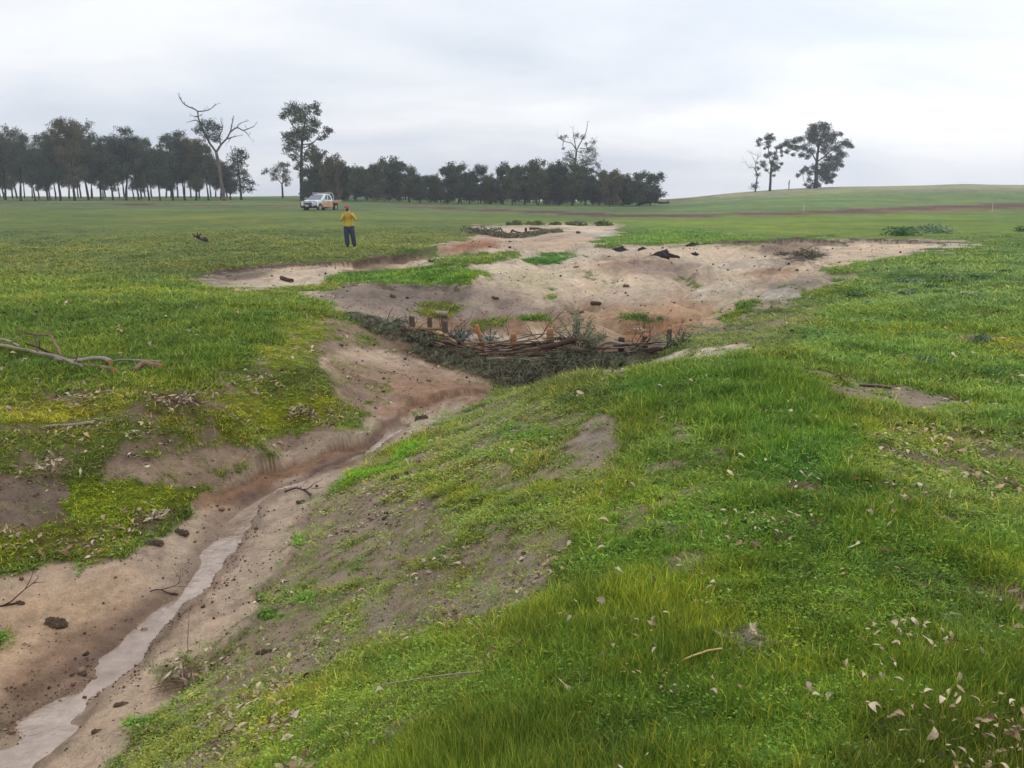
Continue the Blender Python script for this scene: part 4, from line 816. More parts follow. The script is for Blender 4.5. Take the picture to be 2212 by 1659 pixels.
# grove trees: a few built kinds, then copies
def grove_tree(name, H, Wd, bare, nlimb, seed, leafm, dens=1.0, multi=1, at_=(0, 0, -100), low=.3):
    random.seed(seed); root = thing(name, at_, 0, '', 'tree'); mt = MB(); mc = MB(); ends = []
    for s_ in range(multi):
        bx_ = random.uniform(-.5, .5)*(multi > 1); lean_ = random.uniform(-.08, .08)*H+bx_*1.2; hb = H*bare*random.uniform(.85, 1.15)
        tp = [Vector((bx_, random.uniform(-.3, .3)*(multi > 1), -.3)), Vector((bx_+lean_*.3, 0, hb*.5)), Vector((bx_+lean_*.6, random.uniform(-.2, .2), hb)), Vector((lean_*1.2, 0, H*.78))]
        r_ = H*.02/(multi**.45); mt.tube(bend(tp, 3, .04), list(np.linspace(r_*1.25, r_*.35, 10)), 7)
        ends.append(tp[3])
        for k in range(nlimb):
            t = random.uniform(0, 1); st_ = tp[2].lerp(tp[3], t*.8); a = 6.283*(k+random.random()*.6)/nlimb; R_ = Wd*.5*random.uniform(.5, .95)*(1-.35*t)
            e_ = st_+Vector((math.cos(a)*R_, math.sin(a)*R_, random.uniform(.04, .22)*H*(1-.4*t))); m_ = st_.lerp(e_, .5)+Vector((0, 0, random.uniform(-.04, .02)*H))
            mt.tube(bend([st_, m_, e_], 3, .03), list(np.linspace(r_*.5, r_*.15, 7)), 5); ends += [e_, m_+Vector((random.uniform(-.5, .5), random.uniform(-.5, .5), .3))]
    ends = ends[:multi]
    zc_ = H*(low+.93)/2; zr_ = H*(.93-low)/2
    for k in range(27):
        a = random.uniform(0, 6.283); q0 = random.uniform(-.95, .98); d_ = Wd*.40*math.sqrt(max(0, 1-q0*q0*.8))*random.uniform(.45, 1)*(1 if q0 > -.3 else .75); ends.append(Vector((math.cos(a)*d_, math.sin(a)*d_, zc_+zr_*q0)))
        mt.tube(bend([(0, 0, ends[-1].z-.06*H), ends[-1]*.6+Vector((0, 0, ends[-1].z*.4-.04*H)), ends[-1]], 2, .02), [.06, .05, .05, .04, .03], 4, False)
    for e_ in ends:
        for k in range(random.choice((2, 3))):
            p = e_+Vector((random.uniform(-.11, .11)*Wd, random.uniform(-.11, .11)*Wd, random.uniform(-.05, .06)*H)); R_ = random.uniform(.09, .165)*Wd
            clump(mc, p, R_*1.15, R_*1.15, R_*.75, int(60*dens*(R_/.6)**1.6)+14, .28)
    mt.build('trunk', M_bark, root, True); mc.build('crown', leafm, root); return root
protoL = [grove_tree('gum_tree', 12, 7.5, b_, 6, 40+i, lm, 1.25, low=(.30, .22, .36, .26, .18)[i]) for i, (b_, lm) in enumerate(((.32, M_leaf2), (.28, M_leafb), (.36, M_leaf), (.30, M_leaf2), (.25, M_leaf)))]
protoM = [grove_tree('grove_tree', 6, 5.2, b_, 6, 60+i, lm, 1.25, mu, low=.07) for i, (b_, lm, mu) in enumerate(((.22, M_leaf2, 2), (.2, M_leaf, 2), (.26, M_leafb, 3), (.2, M_leaf2, 2), (.3, M_leaf, 3)))]
used = {}
def place_tree(protos, Hp, Wp, k, u, vtop, wpx, y, label, group):
    dx, dy, dz = ray(u, 430); x = dx/dy*y; z = G3(x, y); uu, vb = project(x, y, z-CZ); H = (vb-vtop)*y/1990.0
    sc = (wpx*y/1975.0/Wp, wpx*y/1975.0/Wp, H/Hp*.935); rz = random.uniform(0, 6.28); p = protos[k]
    if id(p) not in used: used[id(p)] = 1; p.location = (x, y, z); p.rotation_euler = (0, 0, rz); p.scale = sc; p['label'] = label; p['group'] = group; return p
    return dup(p, (x, y, z), rz, sc, label, group)
random.seed(11)
LG = 'gums of the left grove'; MG = 'low gums of the middle grove'
frontL = [(-14,268,62,'first gum at the left edge of the photo, its crown cut by the frame'),(12,272,58,'rounded gum crown close to the left edge of the photo'),(44,268,60,'broad crowned gum second from the left edge, left of the gap in the grove'),(76,305,46,'low gum filling the dip near the left end of the left grove'),(103,270,54,'square topped gum just right of the first dip in the left grove'),(130,268,52,'gum tucked under the left shoulder of the highest crown of the left grove'),
 (161,241,70,'highest gum of the left grove, domed crown'),(192,258,60,'dense gum immediately right of the highest crown of the left grove'),(218,278,52,'gum in the saddle between the two high crowns, left grove'),(244,292,50,'narrow gum just left of the second high crown of the left grove'),(272,260,66,'second high domed gum, in the middle of the left grove'),(300,284,50,'gum on the right shoulder of the second high crown of the left grove'),
 (322,293,48,'small crowned gum in the lowest part of the left grove skyline'),(346,306,46,'low gum in the notch near the right end of the left grove'),(374,273,60,'tall gum starting the right hand group of the left grove'),(400,270,58,'high open crowned gum left of the tall dead tree'),(424,286,56,'gum directly left of the tall dead tree'),(450,306,46,'gum behind the limbs of the tall dead tree'),(477,338,40,'short gum hidden behind the trunk of the tall dead tree'),(498,346,38,'thin short gum between the tall dead tree and the dark ragged gum')]
for n_, (u, vt, wp_, lb) in enumerate(frontL): place_tree(protoL, 12, 7.5, n_ % 5, u, vt, wp_*1.22, random.uniform(141, 154), lb, LG)
for n_ in range(38):
    u = -12+n_*13.6+random.uniform(-6, 6); base_v = np.interp(u, [0,80,160,230,270,340,390,450,500], [285,305,262,292,280,312,288,312,350])
    place_tree(protoL, 12, 7.5, (n_*3) % 5, u, base_v+random.uniform(6, 30), 46+random.uniform(-6, 10), random.uniform(156, 186), 'dark gum standing in the back rows of the left grove', 'back rows of the left grove')
frontM = [(668,352,44,'low gum partly behind the trunk of the tallest gum'),(694,316,58,'tallest broad gum at the left end of the middle grove'),(722,326,50,'gum on the right shoulder of the tall broad gum behind the ute'),(744,346,44,'low gum above the tray of the parked ute'),(768,350,46,'even topped gum just right of the parked ute'),(792,350,44,'low gum in the flat topped stretch above the person'),(812,349,40,'bronze tinged gum at the right end of the flat topped stretch'),
 (834,334,46,'gum with rounded top starting the left dome of the middle grove'),(860,334,50,'high gum in the left dome of the middle grove'),(884,350,42,'gum sloping down on the right side of the left dome of the middle grove'),(908,368,38,'short gum in the first dip of the middle grove'),(930,374,36,'lowest gum in the first dip of the middle grove'),(942,370,28,'thin pale topped gum just left of the second dome of the middle grove'),
 (968,346,44,'gum at the left side of the second dome of the middle grove'),(992,345,46,'gum on top of the second dome of the middle grove'),(1014,358,38,'gum on the right side of the second dome of the middle grove'),(1038,349,36,'gum with a single small dome left of the open gap'),(1060,370,36,'short gum under the open gap in the middle grove'),(1086,345,44,'open umbrella crowned gum with sky showing under it'),(1108,350,44,'open crowned gum beside the umbrella crowned one'),
 (1134,345,50,'broad gum left of the highest point of the right half of the middle grove'),(1160,337,50,'highest gum of the right half of the middle grove'),(1186,346,48,'dense gum just left of the thin half dead tree'),(1208,342,48,'gum directly below the left limbs of the thin half dead tree'),(1236,339,50,'gum in front of the thin half dead tree'),(1266,346,50,'gum below the right limbs of the thin half dead tree'),
 (1296,362,46,'gum in the shallow dip right of the thin half dead tree'),(1322,360,48,'rounded gum in the right half of the middle grove'),(1348,372,44,'gum two trees in from the right end of the middle grove'),(1376,363,48,'gum next to the last tree of the middle grove'),(1406,361,56,'last gum of the middle grove, leaning right over a fallen log')]
for n_, (u, vt, wp_, lb) in enumerate(frontM): place_tree(protoM, 6, 5.2, n_ % 5, u, vt, wp_*1.18, random.uniform(140, 150), lb, MG)
for n_ in range(44):
    u = 672+n_*16.8+random.uniform(-7, 7); base_v = np.interp(u, [670,700,760,850,930,990,1060,1160,1240,1330,1400], [350,330,355,345,382,356,376,350,350,372,376])
    place_tree(protoM, 6, 5.2, (n_*2+1) % 5, u, base_v+random.uniform(6, 22), 46+random.uniform(-5, 10), random.uniform(152, 172), 'dark gum standing in the back rows of the middle grove', 'back rows of the middle grove')
d = ray(1408, 432); lx = d[0]/d[1]*150; t_ = thing('fallen_log', (lx, 150, G3(lx, 150)), 0, 'fallen dead log lying in the grass at the right end of the middle grove', 'log')
mb = MB(); mb.tube(bend([(-2.4,0,.15),(-1,.2,.5),(.4,0,.62),(1.6,.1,.45),(3.0,0,.5)], 3, .03), list(np.linspace(.28,.13,13)), 8, jit=.1); mb.tube([(.9,0,.5),(1.0,.1,1.1),(1.15,.1,1.5)], [.1,.07,.03], 5); mb.tube([(2.6,0,.5),(2.75,0,.9)], [.09,.05], 5); mb.build('trunk', M_bark, t_, True)
for u, v, y, lb in ((1736, 455, 97, 'thin white peg in the green slope near the brown strip'), (2143, 459, 88, 'thin white peg in the meadow at the far right')):
    dx, dy, dz = ray(u, v); x = dx/dy*y; mb = MB(); mb.tube([(0,0,-.2),(0,0,.75)], [.02,.018], 6); o_ = mb.build('marker_peg', mat('white_peg', (.75,.74,.7)), None); o_.location = (x, y, G3(x, y)); tag(o_, lb, 'peg', 'white pegs in the meadow')
# ---------------------------------------------------------------- brush weirs
M_post = mottled('weathered_post', lin((84,70,60)), lin((120,102,88)), 5, .9, .1, .01, 20, (1,1,.25))
M_postn = mottled('fresh_cut_wood', lin((164,110,68)), lin((196,142,92)), 6, .75, .2, .008, 24, (1,1,.2))
M_stick = mottled('brown_branch_bark', lin((98,78,62)), lin((150,124,98)), 5, .85, .15, .006, 30)
M_stickd = mottled('dark_red_branch_bark', lin((62,46,42)), lin((92,70,62)), 5, .85, .15, .006, 30)
M_stickg = mottled('grey_branch_bark', lin((128,116,104)), lin((168,156,142)), 5, .85, .15, .006, 30)
M_peel = mat('peeled_wood', lin((214,180,128)), .7, .2); M_cut = mat('cut_wood_face', lin((196,130,82)), .8, .1)
M_brush = mottled('cut_gum_leaves', lin((98,108,82)), lin((140,146,116)), 2.2, .65, .25); M_brushb = mottled('bluish_gum_leaves', lin((96,112,108)), lin((128,144,136)), 2.2, .65, .25)
M_brushd = mottled('browning_gum_leaves', lin((98,92,76)), lin((136,128,104)), 2.2, .7, .2)
WU = [740, 860, 961, 1040, 1109, 1188, 1342, 1394, 1446, 1500]; WY = [16.4, 15.9, 15.3, 14.95, 14.65, 14.4, 14.1, 14.0, 13.9, 13.8]
wyf = lambda u: float(np.interp(u, WU, WY))
def Wp(u, v, dy=0.0):
    x, y, z = py(u, v, wyf(u)+dy); return Vector((x, y, z+CZ))
def post(name, u, vt, wpx, label, mt_, dy=0, lean=(0, 0), fork=False, y=None):
    top = Wp(u, vt, dy) if y is None else Vector(py(u, vt, y))+Vector((0, 0, CZ)); gz = G3(top.x, top.y); h = top.z-gz; r_ = wpx*1.12*top.y/1960/2; mb = MB()
    pts = [(-lean[0]*1.0, 0, -.25), (0, 0, h*.4), (lean[0]*.6, lean[1]*.5, h*.75), (lean[0], lean[1], h)]
    mb.tube(bend(pts, 3, .004), list(np.linspace(r_*1.05, r_*.95, 10)), 10, jit=.06)
    if fork: mb.tube([(lean[0]*.6, 0, h*.72), (lean[0]*.6-.10, 0, h*.86), (lean[0]*.6-.16, 0, h*.93)], [r_*.7, r_*.6, r_*.5], 7)
    o_ = mb.build(name, mt_, None, True); o_.location = (top.x, top.y, gz); o_.modifiers.new('b', 'BEVEL').width = r_*.1
    return tag(o_, label, 'post', 'posts of the brush weir' if y is None else 'posts of the far weir')
random.seed(21)
post('wooden_post', 860, 690, 11, 'short grey post furthest left in the near brush weir', M_post); post('wooden_post', 890, 683, 12, 'tallest grey post in the near brush weir, second from its left end', M_post)
post('wooden_post', 928, 685, 10, 'slim grey post in the near brush weir, third from its left end', M_post); post('wooden_post', 961, 693, 13, 'thick grey post beside the peeled yellow branch in the near weir', M_post, -.12)
post('wooden_post', 1042, 701, 9, 'leaning forked pale post in the middle of the near weir', M_postn, 0, (-.10, 0), True); post('wooden_post', 1109, 720, 14, 'orange freshly cut square post in the front of the near weir', M_postn, -.14)
post('wooden_post', 1188, 710, 15, 'thick orange freshly cut post left of the upright leafy bough', M_postn, -.02); post('wooden_post', 1343, 729, 13, 'low reddish post behind the thick grey branch, right part of near weir', M_stickd)
post('wooden_post', 1394, 727, 11, 'low dark post where the grey branch ends, right part of near weir', M_stickd); post('wooden_post', 1446, 711, 11, 'grey post standing at the right end of the near weir', M_post)
post('wooden_post', 1226, 765, 8, 'small orange stake showing low in the weave under the upright bough', M_postn, -.22)
VT = lambda u: float(np.interp(u, [740, 860, 961, 1040, 1109, 1188, 1300, 1400, 1500], [692, 711, 721, 744, 742, 733, 743, 737, 736])); VB = lambda u: float(np.interp(u, [740, 860, 961, 1040, 1109, 1190, 1300, 1400, 1500], [712, 742, 765, 778, 780, 782, 775, 762, 748]))
def woven(u0, u1, t0, t1, r_, mt_, label, group, ph=0, sag=0):
    n_ = max(5, int(abs(u1-u0)/22)); pts = []
    for k in range(n_+1):
        s_ = k/n_; u = u0+(u1-u0)*s_; t = t0+(t1-t0)*s_+random.uniform(-.07, .07); v = VT(u)+(VB(u)-VT(u))*t+sag*math.sin(math.pi*s_)
        pts.append(Wp(u, v, .10*math.sin(u/38.0*3.14+ph)-.24))
    b = pts[0].copy(); q_ = [p-b for p in pts]; mb = MB(); mb.tube(bend(q_, 3, .006), list(np.linspace(r_, r_*.45, n_*3+1)), 7, jit=.08)
    if random.random() < .5:
        k = n_//2; twigs(mb, q_[k], q_[k+1]-q_[k]+Vector((0, random.uniform(-.3, .1), random.uniform(-.1, .3))), .5, r_*.5, 1)
    o_ = mb.build('woven_branch', mt_, None, True); o_.location = b; return tag(o_, label, 'branch', group)
for k in range(60):
    lft = k < 22; u0 = random.uniform(800, 880) if lft else random.uniform(1010, 1120) if k < 46 else random.uniform(1250, 1310); L = random.uniform(110, 190) if lft else random.uniform(120, 240); u1 = min(u0+L, 1440 if k >= 46 else 1290)
    if random.random() < .4: u0, u1 = u1, u0
    t = random.random(); woven(u0, u1, t, t+random.uniform(-.12, .12), random.uniform(.010, .026), random.choice((M_stick, M_stickd, M_stickd, M_stick, M_stickg)),
      'brown branch woven flat between the grey posts of the near weir' if lft else 'brown branch stacked in the middle of the near weir' if k < 46 else 'dark branch woven low in the right part of the near weir',
      'branches woven in the left of the near weir' if lft else 'branches stacked in the middle of the near weir' if k < 46 else 'branches woven in the right of the near weir', random.uniform(0, 6.28))
def wstick(name, pts, r0_, r1_, mt_, label, cat='branch', tw=0, twL=.4, end=None):
    P = [Wp(u, v, dy) for u, v, dy in pts]; b = P[0].copy(); q_ = [p-b for p in P]; mb = MB(); bq = bend(q_, 4, .005); mb.tube(bq, list(np.linspace(r0_, r1_, len(bq))), 8, jit=.06)
    for k in range(tw): i = random.randrange(2, len(bq)-1); twigs(mb, bq[i], (bq[i]-bq[i-1]).normalized()+Vector([random.uniform(-.9, .9) for _ in range(3)]), twL*random.uniform(.6, 1.1), r1_*.8, 2)
    o_ = mb.build(name, mt_, None, True); o_.location = b; return tag(o_, label, cat)
wstick('peeled_branch', [(945,717,-.25),(958,722,-.28),(972,730,-.32),(985,738,-.32)], .022, .016, M_peel, 'bright yellow peeled stick angled across the left part of the near weir')
wstick('thick_branch', [(865,712,-.2),(900,710,-.22),(935,711,-.2),(965,711,-.1)], .03, .022, M_stick, 'reddish brown branch lying on top of the weave behind the peeled stick')
wstick('thick_branch', [(1275,757,-.2),(1300,744,-.2),(1318,738,-.2),(1345,743,-.2),(1378,744,-.2),(1408,741,-.2),(1418,730,-.2)], .022, .03, M_stickg, 'thick smooth grey branch curving along the top of the right part of the near weir', tw=1)
wstick('thick_branch', [(1165,752,-.45),(1200,745,-.5),(1235,736,-.5),(1246,732,-.5)], .04, .045, M_stickd, 'dark log with a pale sawn end poking out below the upright leafy bough')
wstick('pale_branch', [(1052,776,-.5),(1078,774,-.5),(1110,774,-.5),(1145,777,-.5)], .024, .014, M_stickg, 'pale knobbly branch low in the middle of the near weir')
wstick('bare_branch', [(1100,741,-.05),(1140,735,-.05),(1168,727,0),(1182,706,0),(1200,688,.02),(1222,667,.05)], .014, .006, M_stick, 'bare twiggy branch rising above the weir between the orange post and the leafy bough', tw=9, twL=.32)
wstick('bare_branch', [(1000,742,-.25),(1050,740,-.3),(1100,736,-.3),(1160,722,-.25),(1200,722,-.2)], .016, .008, M_stick, 'long thin branch lying along the top edge in the middle of the near weir', tw=2, twL=.2)
wstick('bare_branch', [(1455,740,-.1),(1462,722,-.1),(1470,706,-.1),(1474,694,-.1)], .008, .003, M_stick, 'upright thin twig right of the last grey post of the near weir', tw=3, twL=.2)
def bough(u, v, y, R_, label, mt_, group, n_=260, droop=1.0, upright=False, L=.11, ratio=.13, sq=.75, name='leafy_bough', cat='cut branch'):
    c_ = Vector(py(u, v, y))+Vector((0, 0, CZ)); gz = G3(c_.x, c_.y); c_.z = max(c_.z, gz+R_*.25)
    root = thing(name, c_, 0, label, cat, group); ms = MB(); cen = []
    for k in range(11):
        d = Vector((random.gauss(0, 1), random.gauss(0, .8), (random.uniform(.5, 1.6) if upright else random.uniform(-.5, .35)))).normalized(); st_ = Vector((random.uniform(-.2, .2)*R_, random.uniform(-.2, .2)*R_, (-.5 if upright else .15)*R_)); p = st_.copy(); pts = [p.copy()]
        for i in range(5): d = (d+Vector((0, 0, -.16*droop))).normalized(); p = p+d*R_*.27; pts.append(p.copy())
        ms.tube(pts, list(np.linspace(.009, .003, 6)), 4, False)
        for i in range(n_//11):
            t = random.uniform(.8, 5); a = pts[int(t)]; cen.append(a.lerp(pts[min(int(t)+1, 5)], t % 1)+Vector([random.gauss(0, .07*R_+.015) for _ in range(3)]))
    A = np.array(cen); A[:, 2] *= sq; A[:, 2] = np.maximum(A[:, 2], gz-c_.z+.01); ms.build('stem', M_stickd, root); mb = MB(); mb.leaves(A, L, ratio, .55 if not upright else .1); mb.build('leaves', mt_, root); return root
GB = 'leafy boughs packed in front of the near weir'; LB = 'grey green leafy bough packed into the face of the near weir'
for k, (u, v, dy, R_) in enumerate([(765,702,-.1,.36),(790,704,-.2,.38),(815,708,-.3,.38),(842,716,-.3,.38),(868,730,-.4,.40),(895,738,-.45,.42),(925,745,-.5,.42),(955,756,-.5,.42),(985,764,-.5,.42),(1012,776,-.6,.42),(1040,786,-.7,.42),(1060,800,-.9,.42),(1085,812,-1.1,.40),(1110,802,-1.0,.42),(1135,792,-.8,.42),(1160,786,-.7,.42),(1185,780,-.6,.42),(1210,776,-.6,.40),(1240,770,-.5,.40),(1268,764,-.45,.38),(1295,760,-.4,.36),(1322,756,-.35,.32),(1000,748,-.25,.36),(960,736,-.25,.34),(905,722,-.2,.34),(850,706,-.15,.32),(1075,775,-.5,.36),(1135,772,-.45,.34),(1095,790,-.8,.4),(1150,800,-.9,.34),(1045,764,-.4,.34),(1355,756,-.3,.28),(1390,752,-.25,.26),(1215,755,-.4,.32),(1250,752,-.4,.3)]):
    bough(u, v+(13 if u > 990 else 19 if u > 850 else 10), wyf(u)+dy, R_*(.88 if u > 990 else .74), LB, (M_brush, M_brush, M_brushd, M_brush, M_brushd)[k % 5], GB, 620, sq=.85 if 1030 < u < 1300 else .5, L=.11, ratio=.085)
bough(995, 728, wyf(995)-.2, .26, 'bluish upright sprig of gum leaves between the thick grey post and the forked post', M_brushb, None, 300, .4, True)
bough(1062, 728, wyf(1062), .22, 'small bluish tuft of leaves right of the forked post in the near weir', M_brushb, None, 160, .4, True)
bough(1250, 724, wyf(1250)-.15, .36, 'tall upright bushy bough standing above the near weir right of its centre', M_brush, None, 1900, .2, True, sq=1.2, L=.09, ratio=.12)
bough(1235, 738, wyf(1235)-.3, .34, 'dark leafy bough at the foot of the tall upright bough', M_brushd, None, 360, .5)
bough(1468, 733, wyf(1468)-.1, .24, 'small grey bush growing beside the last grey post of the near weir', M_brush, None, 200, .2, True, name='small_bush', cat='bush')
# far weir, fifty metres away
for k, (u, v, y, R_) in enumerate([(1020,502,50,.55),(1038,506,49,.6),(1056,510,48.5,.62),(1074,514,48,.62),(1092,517,47.5,.62),(1110,518,47.3,.62),(1128,515,47.8,.6),(1146,511,48.5,.55),(1164,508,49,.5),(1182,504,49.8,.45),(1200,501,50.5,.38)]):
    bough(u, v, y, R_, 'dark brush heaped in the V of the far weir', M_brushd if k % 2 else M_brush, 'brush heaped in the far weir', 190, 1, False, .26, .2, .6)
bough(1046, 500, 50, .5, 'bright green bush at the left end of the far weir', mottled('green_bush', lin((74,100,66)), lin((100,128,88)), 2), None, 200, .3, True, .2, .3, name='green_bush', cat='bush')
post('wooden_post', 1136, 492, 5, 'short dark post standing in the sand behind the far weir', M_stickd, y=52.5); post('wooden_post', 1249, 502, 9, 'dark stub of post in the pale sand right of the far weir', M_stickd, y=49)
def fstick(pts, y, r_, label, mt_=None):
    P = [Vector(py(u, v, y))+Vector((0, 0, CZ)) for u, v in pts]; b = P[0].copy(); mb = MB(); bq = bend([p-b for p in P], 3, .01); mb.tube(bq, list(np.linspace(r_, r_*.6, len(bq))), 7, jit=.1); o_ = mb.build('dead_branch', mt_ or M_stickd, None, True); o_.location = b; tag(o_, label, 'branch')
fstick([(1063,497),(1070,496),(1082,494),(1084,500)], 51, .06, 'dark bent branch sticking up at the left side of the far weir'); fstick([(1104,503),(1107,497),(1112,500),(1124,502)], 50.5, .06, 'dark crooked branch in the middle of the far weir')
fstick([(1143,494),(1155,493.5),(1166,494),(1173,496)], 53, .08, 'long dark log lying on the sand behind the far weir'); fstick([(1097,528),(1101,522),(1107,525)], 43.5, .06, 'small dark reddish stump at the foot of the far weir')
# low dark shrubs along the far lip and weed mounds
def shrub(u, v, y, wpx, hpx, label, mt_, group=None, leaf=.12, n_=420, name='low_shrub', cat='shrub', ratio=.5):
    c_ = py(u, v, y); x = c_[0]; gz = G3(x, y); s_ = y/1970; w_, h_ = wpx*s_/2, hpx*s_*.8; root = thing(name, (x, y, gz), 0, label, cat, group); ms = MB(); mc = MB()
    for k in range(9): a = random.uniform(0, 6.28); e_ = Vector((math.cos(a)*w_*.6, math.sin(a)*w_*.5, h_*random.uniform(.4, .8))); ms.tube(bend([(0, 0, -.05), e_*.5, e_], 2, .01), list(np.linspace(.02, .006, 5)), 4, False)
    d = rng.normal(size=(n_, 3)); d /= np.linalg.norm(d, axis=1)[:, None]; k = rng.random(n_)**.4; l_ = 1+.3*np.sin(4*d[:, 0]+3*d[:, 1]+u)
    P = np.stack([d[:, 0]*w_*k*l_, d[:, 1]*w_*.8*k*l_, np.abs(d[:, 2])*h_*k*l_], -1); mc.leaves(P, leaf, ratio, 0); ms.build('stem', M_stickd, root); mc.build('leaves', mt_, root); return root
M_shr = mottled('shrub_leaves', lin((98,108,76)), lin((126,134,94)), 3, .8, .15); M_weed = mottled('weed_leaves', lin((70,104,62)), lin((106,140,88)), 2.5, .75, .2); M_weedp = mottled('pale_weed_leaves', lin((104,128,96)), lin((146,166,130)), 3, .75, .2)
for u, v, y, w_, h_, lb in ((1112,487,62,34,10,'dark low shrub at the left end of the row beyond the far weir'),(1155,486,62,38,9,'dark low shrub second from left in the row beyond the far weir'),(1200,487,62,26,6,'smallest flat shrub in the row beyond the far weir'),(1243,485,63,42,11,'wide dark shrub right of the smallest one in the row beyond the far weir'),(1303,484,62,42,13,'round dark shrub at the right end of the row beyond the far weir')):
    shrub(u, v, y, w_, h_, lb, M_shr, 'low shrubs beyond the far weir', .2, 380)
shrub(1741, 566, 30.2, 66, 26, 'dark brush filling the hollow at the right end of the bare sand mound', M_brushd, None, .13, 700, 'brush_heap', 'brush heap', .25)
shrub(1700, 556, 31.5, 60, 12, 'flat dark brush at the left side of the hollow in the sand', M_brushd, None, .13, 300, 'brush_heap', 'brush heap', .25)
shrub(1946, 514, 41, 78, 24, 'dense green weed mound in front of the paler one, at the right of the meadow', M_weed, None, .11, 900, 'weed_mound', 'weeds'); shrub(2010, 497, 47, 92, 16, 'paler green weed mound behind the dense one, at the right of the meadow', M_weedp, None, .12, 700, 'weed_mound', 'weeds')
shrub(2025, 508, 43, 84, 12, 'low spread of pale weeds right of the dense weed mound', M_weedp, None, .11, 500, 'weed_mound', 'weeds'); shrub(2208, 507, 44, 34, 14, 'green weed clump at the right edge of the photo below the brown strip', M_weed, None, .11, 300, 'weed_mound', 'weeds')
shrub(2122, 722, 10.8, 54, 28, 'bluish broadleaf weed growing above the brown rotten wood at the right', mottled('blue_weed', lin((86,116,84)), lin((124,150,118)), 3), None, .05, 420, 'broadleaf_weed', 'weed')
shrub(2000, 766, 9.6, 60, 12, 'pale silvery weed patch in the grass left of the rotten wood', M_weedp, None, .045, 320, 'broadleaf_weed', 'weed')
for k, (u, v) in enumerate(((1850,640),(1905,630),(1960,636),(2010,622),(2060,640),(1880,660),(2120,600),(2050,600),(1960,610),(2170,590),(2100,640),(1900,585),(2010,575),(1800,655))):
    p = at(u, v); shrub(u, v, p.y, random.uniform(40, 75), random.uniform(7, 11), 'low pale broadleaf weeds scattered in the grass of the right meadow', M_weedp if k % 3 else M_weed, 'low pale weeds in the right meadow', .07, 200, 'low_weed', 'weed')
# ---------------------------------------------------------------- wood, stumps and clods lying about
def lying(name, pts, r0_, r1_, mt_, label, cat='branch', twl=0, cut=None, group=None, lift=None, n_=8):
    """a stick lying on the ground through photo points; radii in metres"""
    P = []
    for q in pts:
        p = at(q[0], q[1]); p.z += (q[2] if len(q) > 2 else 0)+r0_*.9+(.03 if 760 < q[1] < 815 and q[0] < 360 else 0); P.append(p)
    b = P[0].copy(); q_ = [p-b for p in P]; mb = MB(); bq = bend(q_, 3, .002); mb.tube(bq, list(np.linspace(r0_, r1_, len(bq))), n_, jit=.05)
    for k in range(twl): i = random.randrange(1, len(bq)-1); twigs(mb, bq[i], (bq[i]-bq[i-1]).normalized()+Vector((random.uniform(-.8, .8), random.uniform(-.8, .8), random.uniform(0, .6))), .25, r1_*.7, 1)
    o_ = mb.build(name, mt_, None, True); o_.location = b; tag(o_, label, cat, group)
    if cut:
        for e_, nb_, rr_ in (((bq[-1]), bq[-2], r1_),) if cut == 1 else ((bq[0], bq[1], r0_), (bq[-1], bq[-2], r1_)):
            d = (e_-nb_).normalized(); mc = MB(); mc.tube([e_-d*.002, e_+d*.004], [rr_*.9, rr_*.88], 10); mc.build('cut_end', M_cut, o_)
    return o_
random.seed(5)
lying('cut_log', [(120,789,.03),(160,792,.03),(200,789,.04),(225,789,.04),(240,795,.03)], .020, .032, M_stickg, 'smooth grey cut log with an orange sawn end, lying in the left grass', 'log', 0, 1)
lying('cut_log', [(172,797),(200,800),(225,803),(250,809)], .02, .032, M_stick, 'mossy brown cut log lying in front of the smooth grey log', 'log', 0, 1)
lying('cut_log', [(289,809),(300,803,.01),(312,799,.03),(330,801,.02),(348,804,.02)], .026, .040, M_stick, 'short bent brown log with a pale sawn end, alone right of the others', 'log', 0, 1)
lying('straight_stick', [(240,788),(265,786,.01),(300,787,.01),(350,788)], .010, .016, M_stickg, 'thin straight stick with a white end, lying behind the short bent log', 'stick')
lying('fallen_branch', [(-30,762,.06),(0,765,.07),(62,776,.06),(125,787,.04),(150,794,.03),(178,801)], .024, .020, M_stickg, 'long pale brown fallen branch reaching in from the left edge of the photo', 'branch', 2)
lying('fallen_branch', [(134,784,.03),(128,776,.08),(118,768,.16),(113,762,.2),(100,758,.2),(80,756,.2),(58,755,.2)], .020, .009, M_stick, 'curved brown limb arching up from the fork of the fallen branches', 'branch', 4)
lying('fallen_branch', [(-30,756,.05),(0,760,.06),(38,772,.05),(100,780,.04),(140,788,.03)], .026, .018, mottled('mossy_bark', lin((92,96,52)), lin((120,124,70)), 6), 'mossy green branch lying between the pale brown fallen branches', 'branch', 2)
lying('fallen_branch', [(-20,748,.08),(10,750,.09),(32,758,.08),(45,766,.06)], .020, .014, M_stickg, 'short pale branch at the very left edge above the mossy one', 'branch', 1); lying('fallen_branch', [(60,766,.10),(90,774,.08),(122,785,.04)], .014, .016, M_stickd, 'thin dark branch meeting the fork of the fallen branches', 'branch', 1)
lying('fallen_branch', [(-10,798),(12,795),(30,788),(50,782,.02)], .006, .008, M_stickd, 'thin dark twig sloping below the long pale brown fallen branch', 'branch', 1)
lying('bleached_stick', [(88,926),(110,925,.01),(150,923,.01),(190,918,.01),(200,915)], .012, .020, M_stickg, 'bleached grey stick lying on the moss at the left, below the logs', 'stick'); lying('bleached_stick', [(208,925),(222,928,.01),(242,932)], .004, .006, M_stickg, 'short bleached stick just right of the longer bleached stick', 'stick')
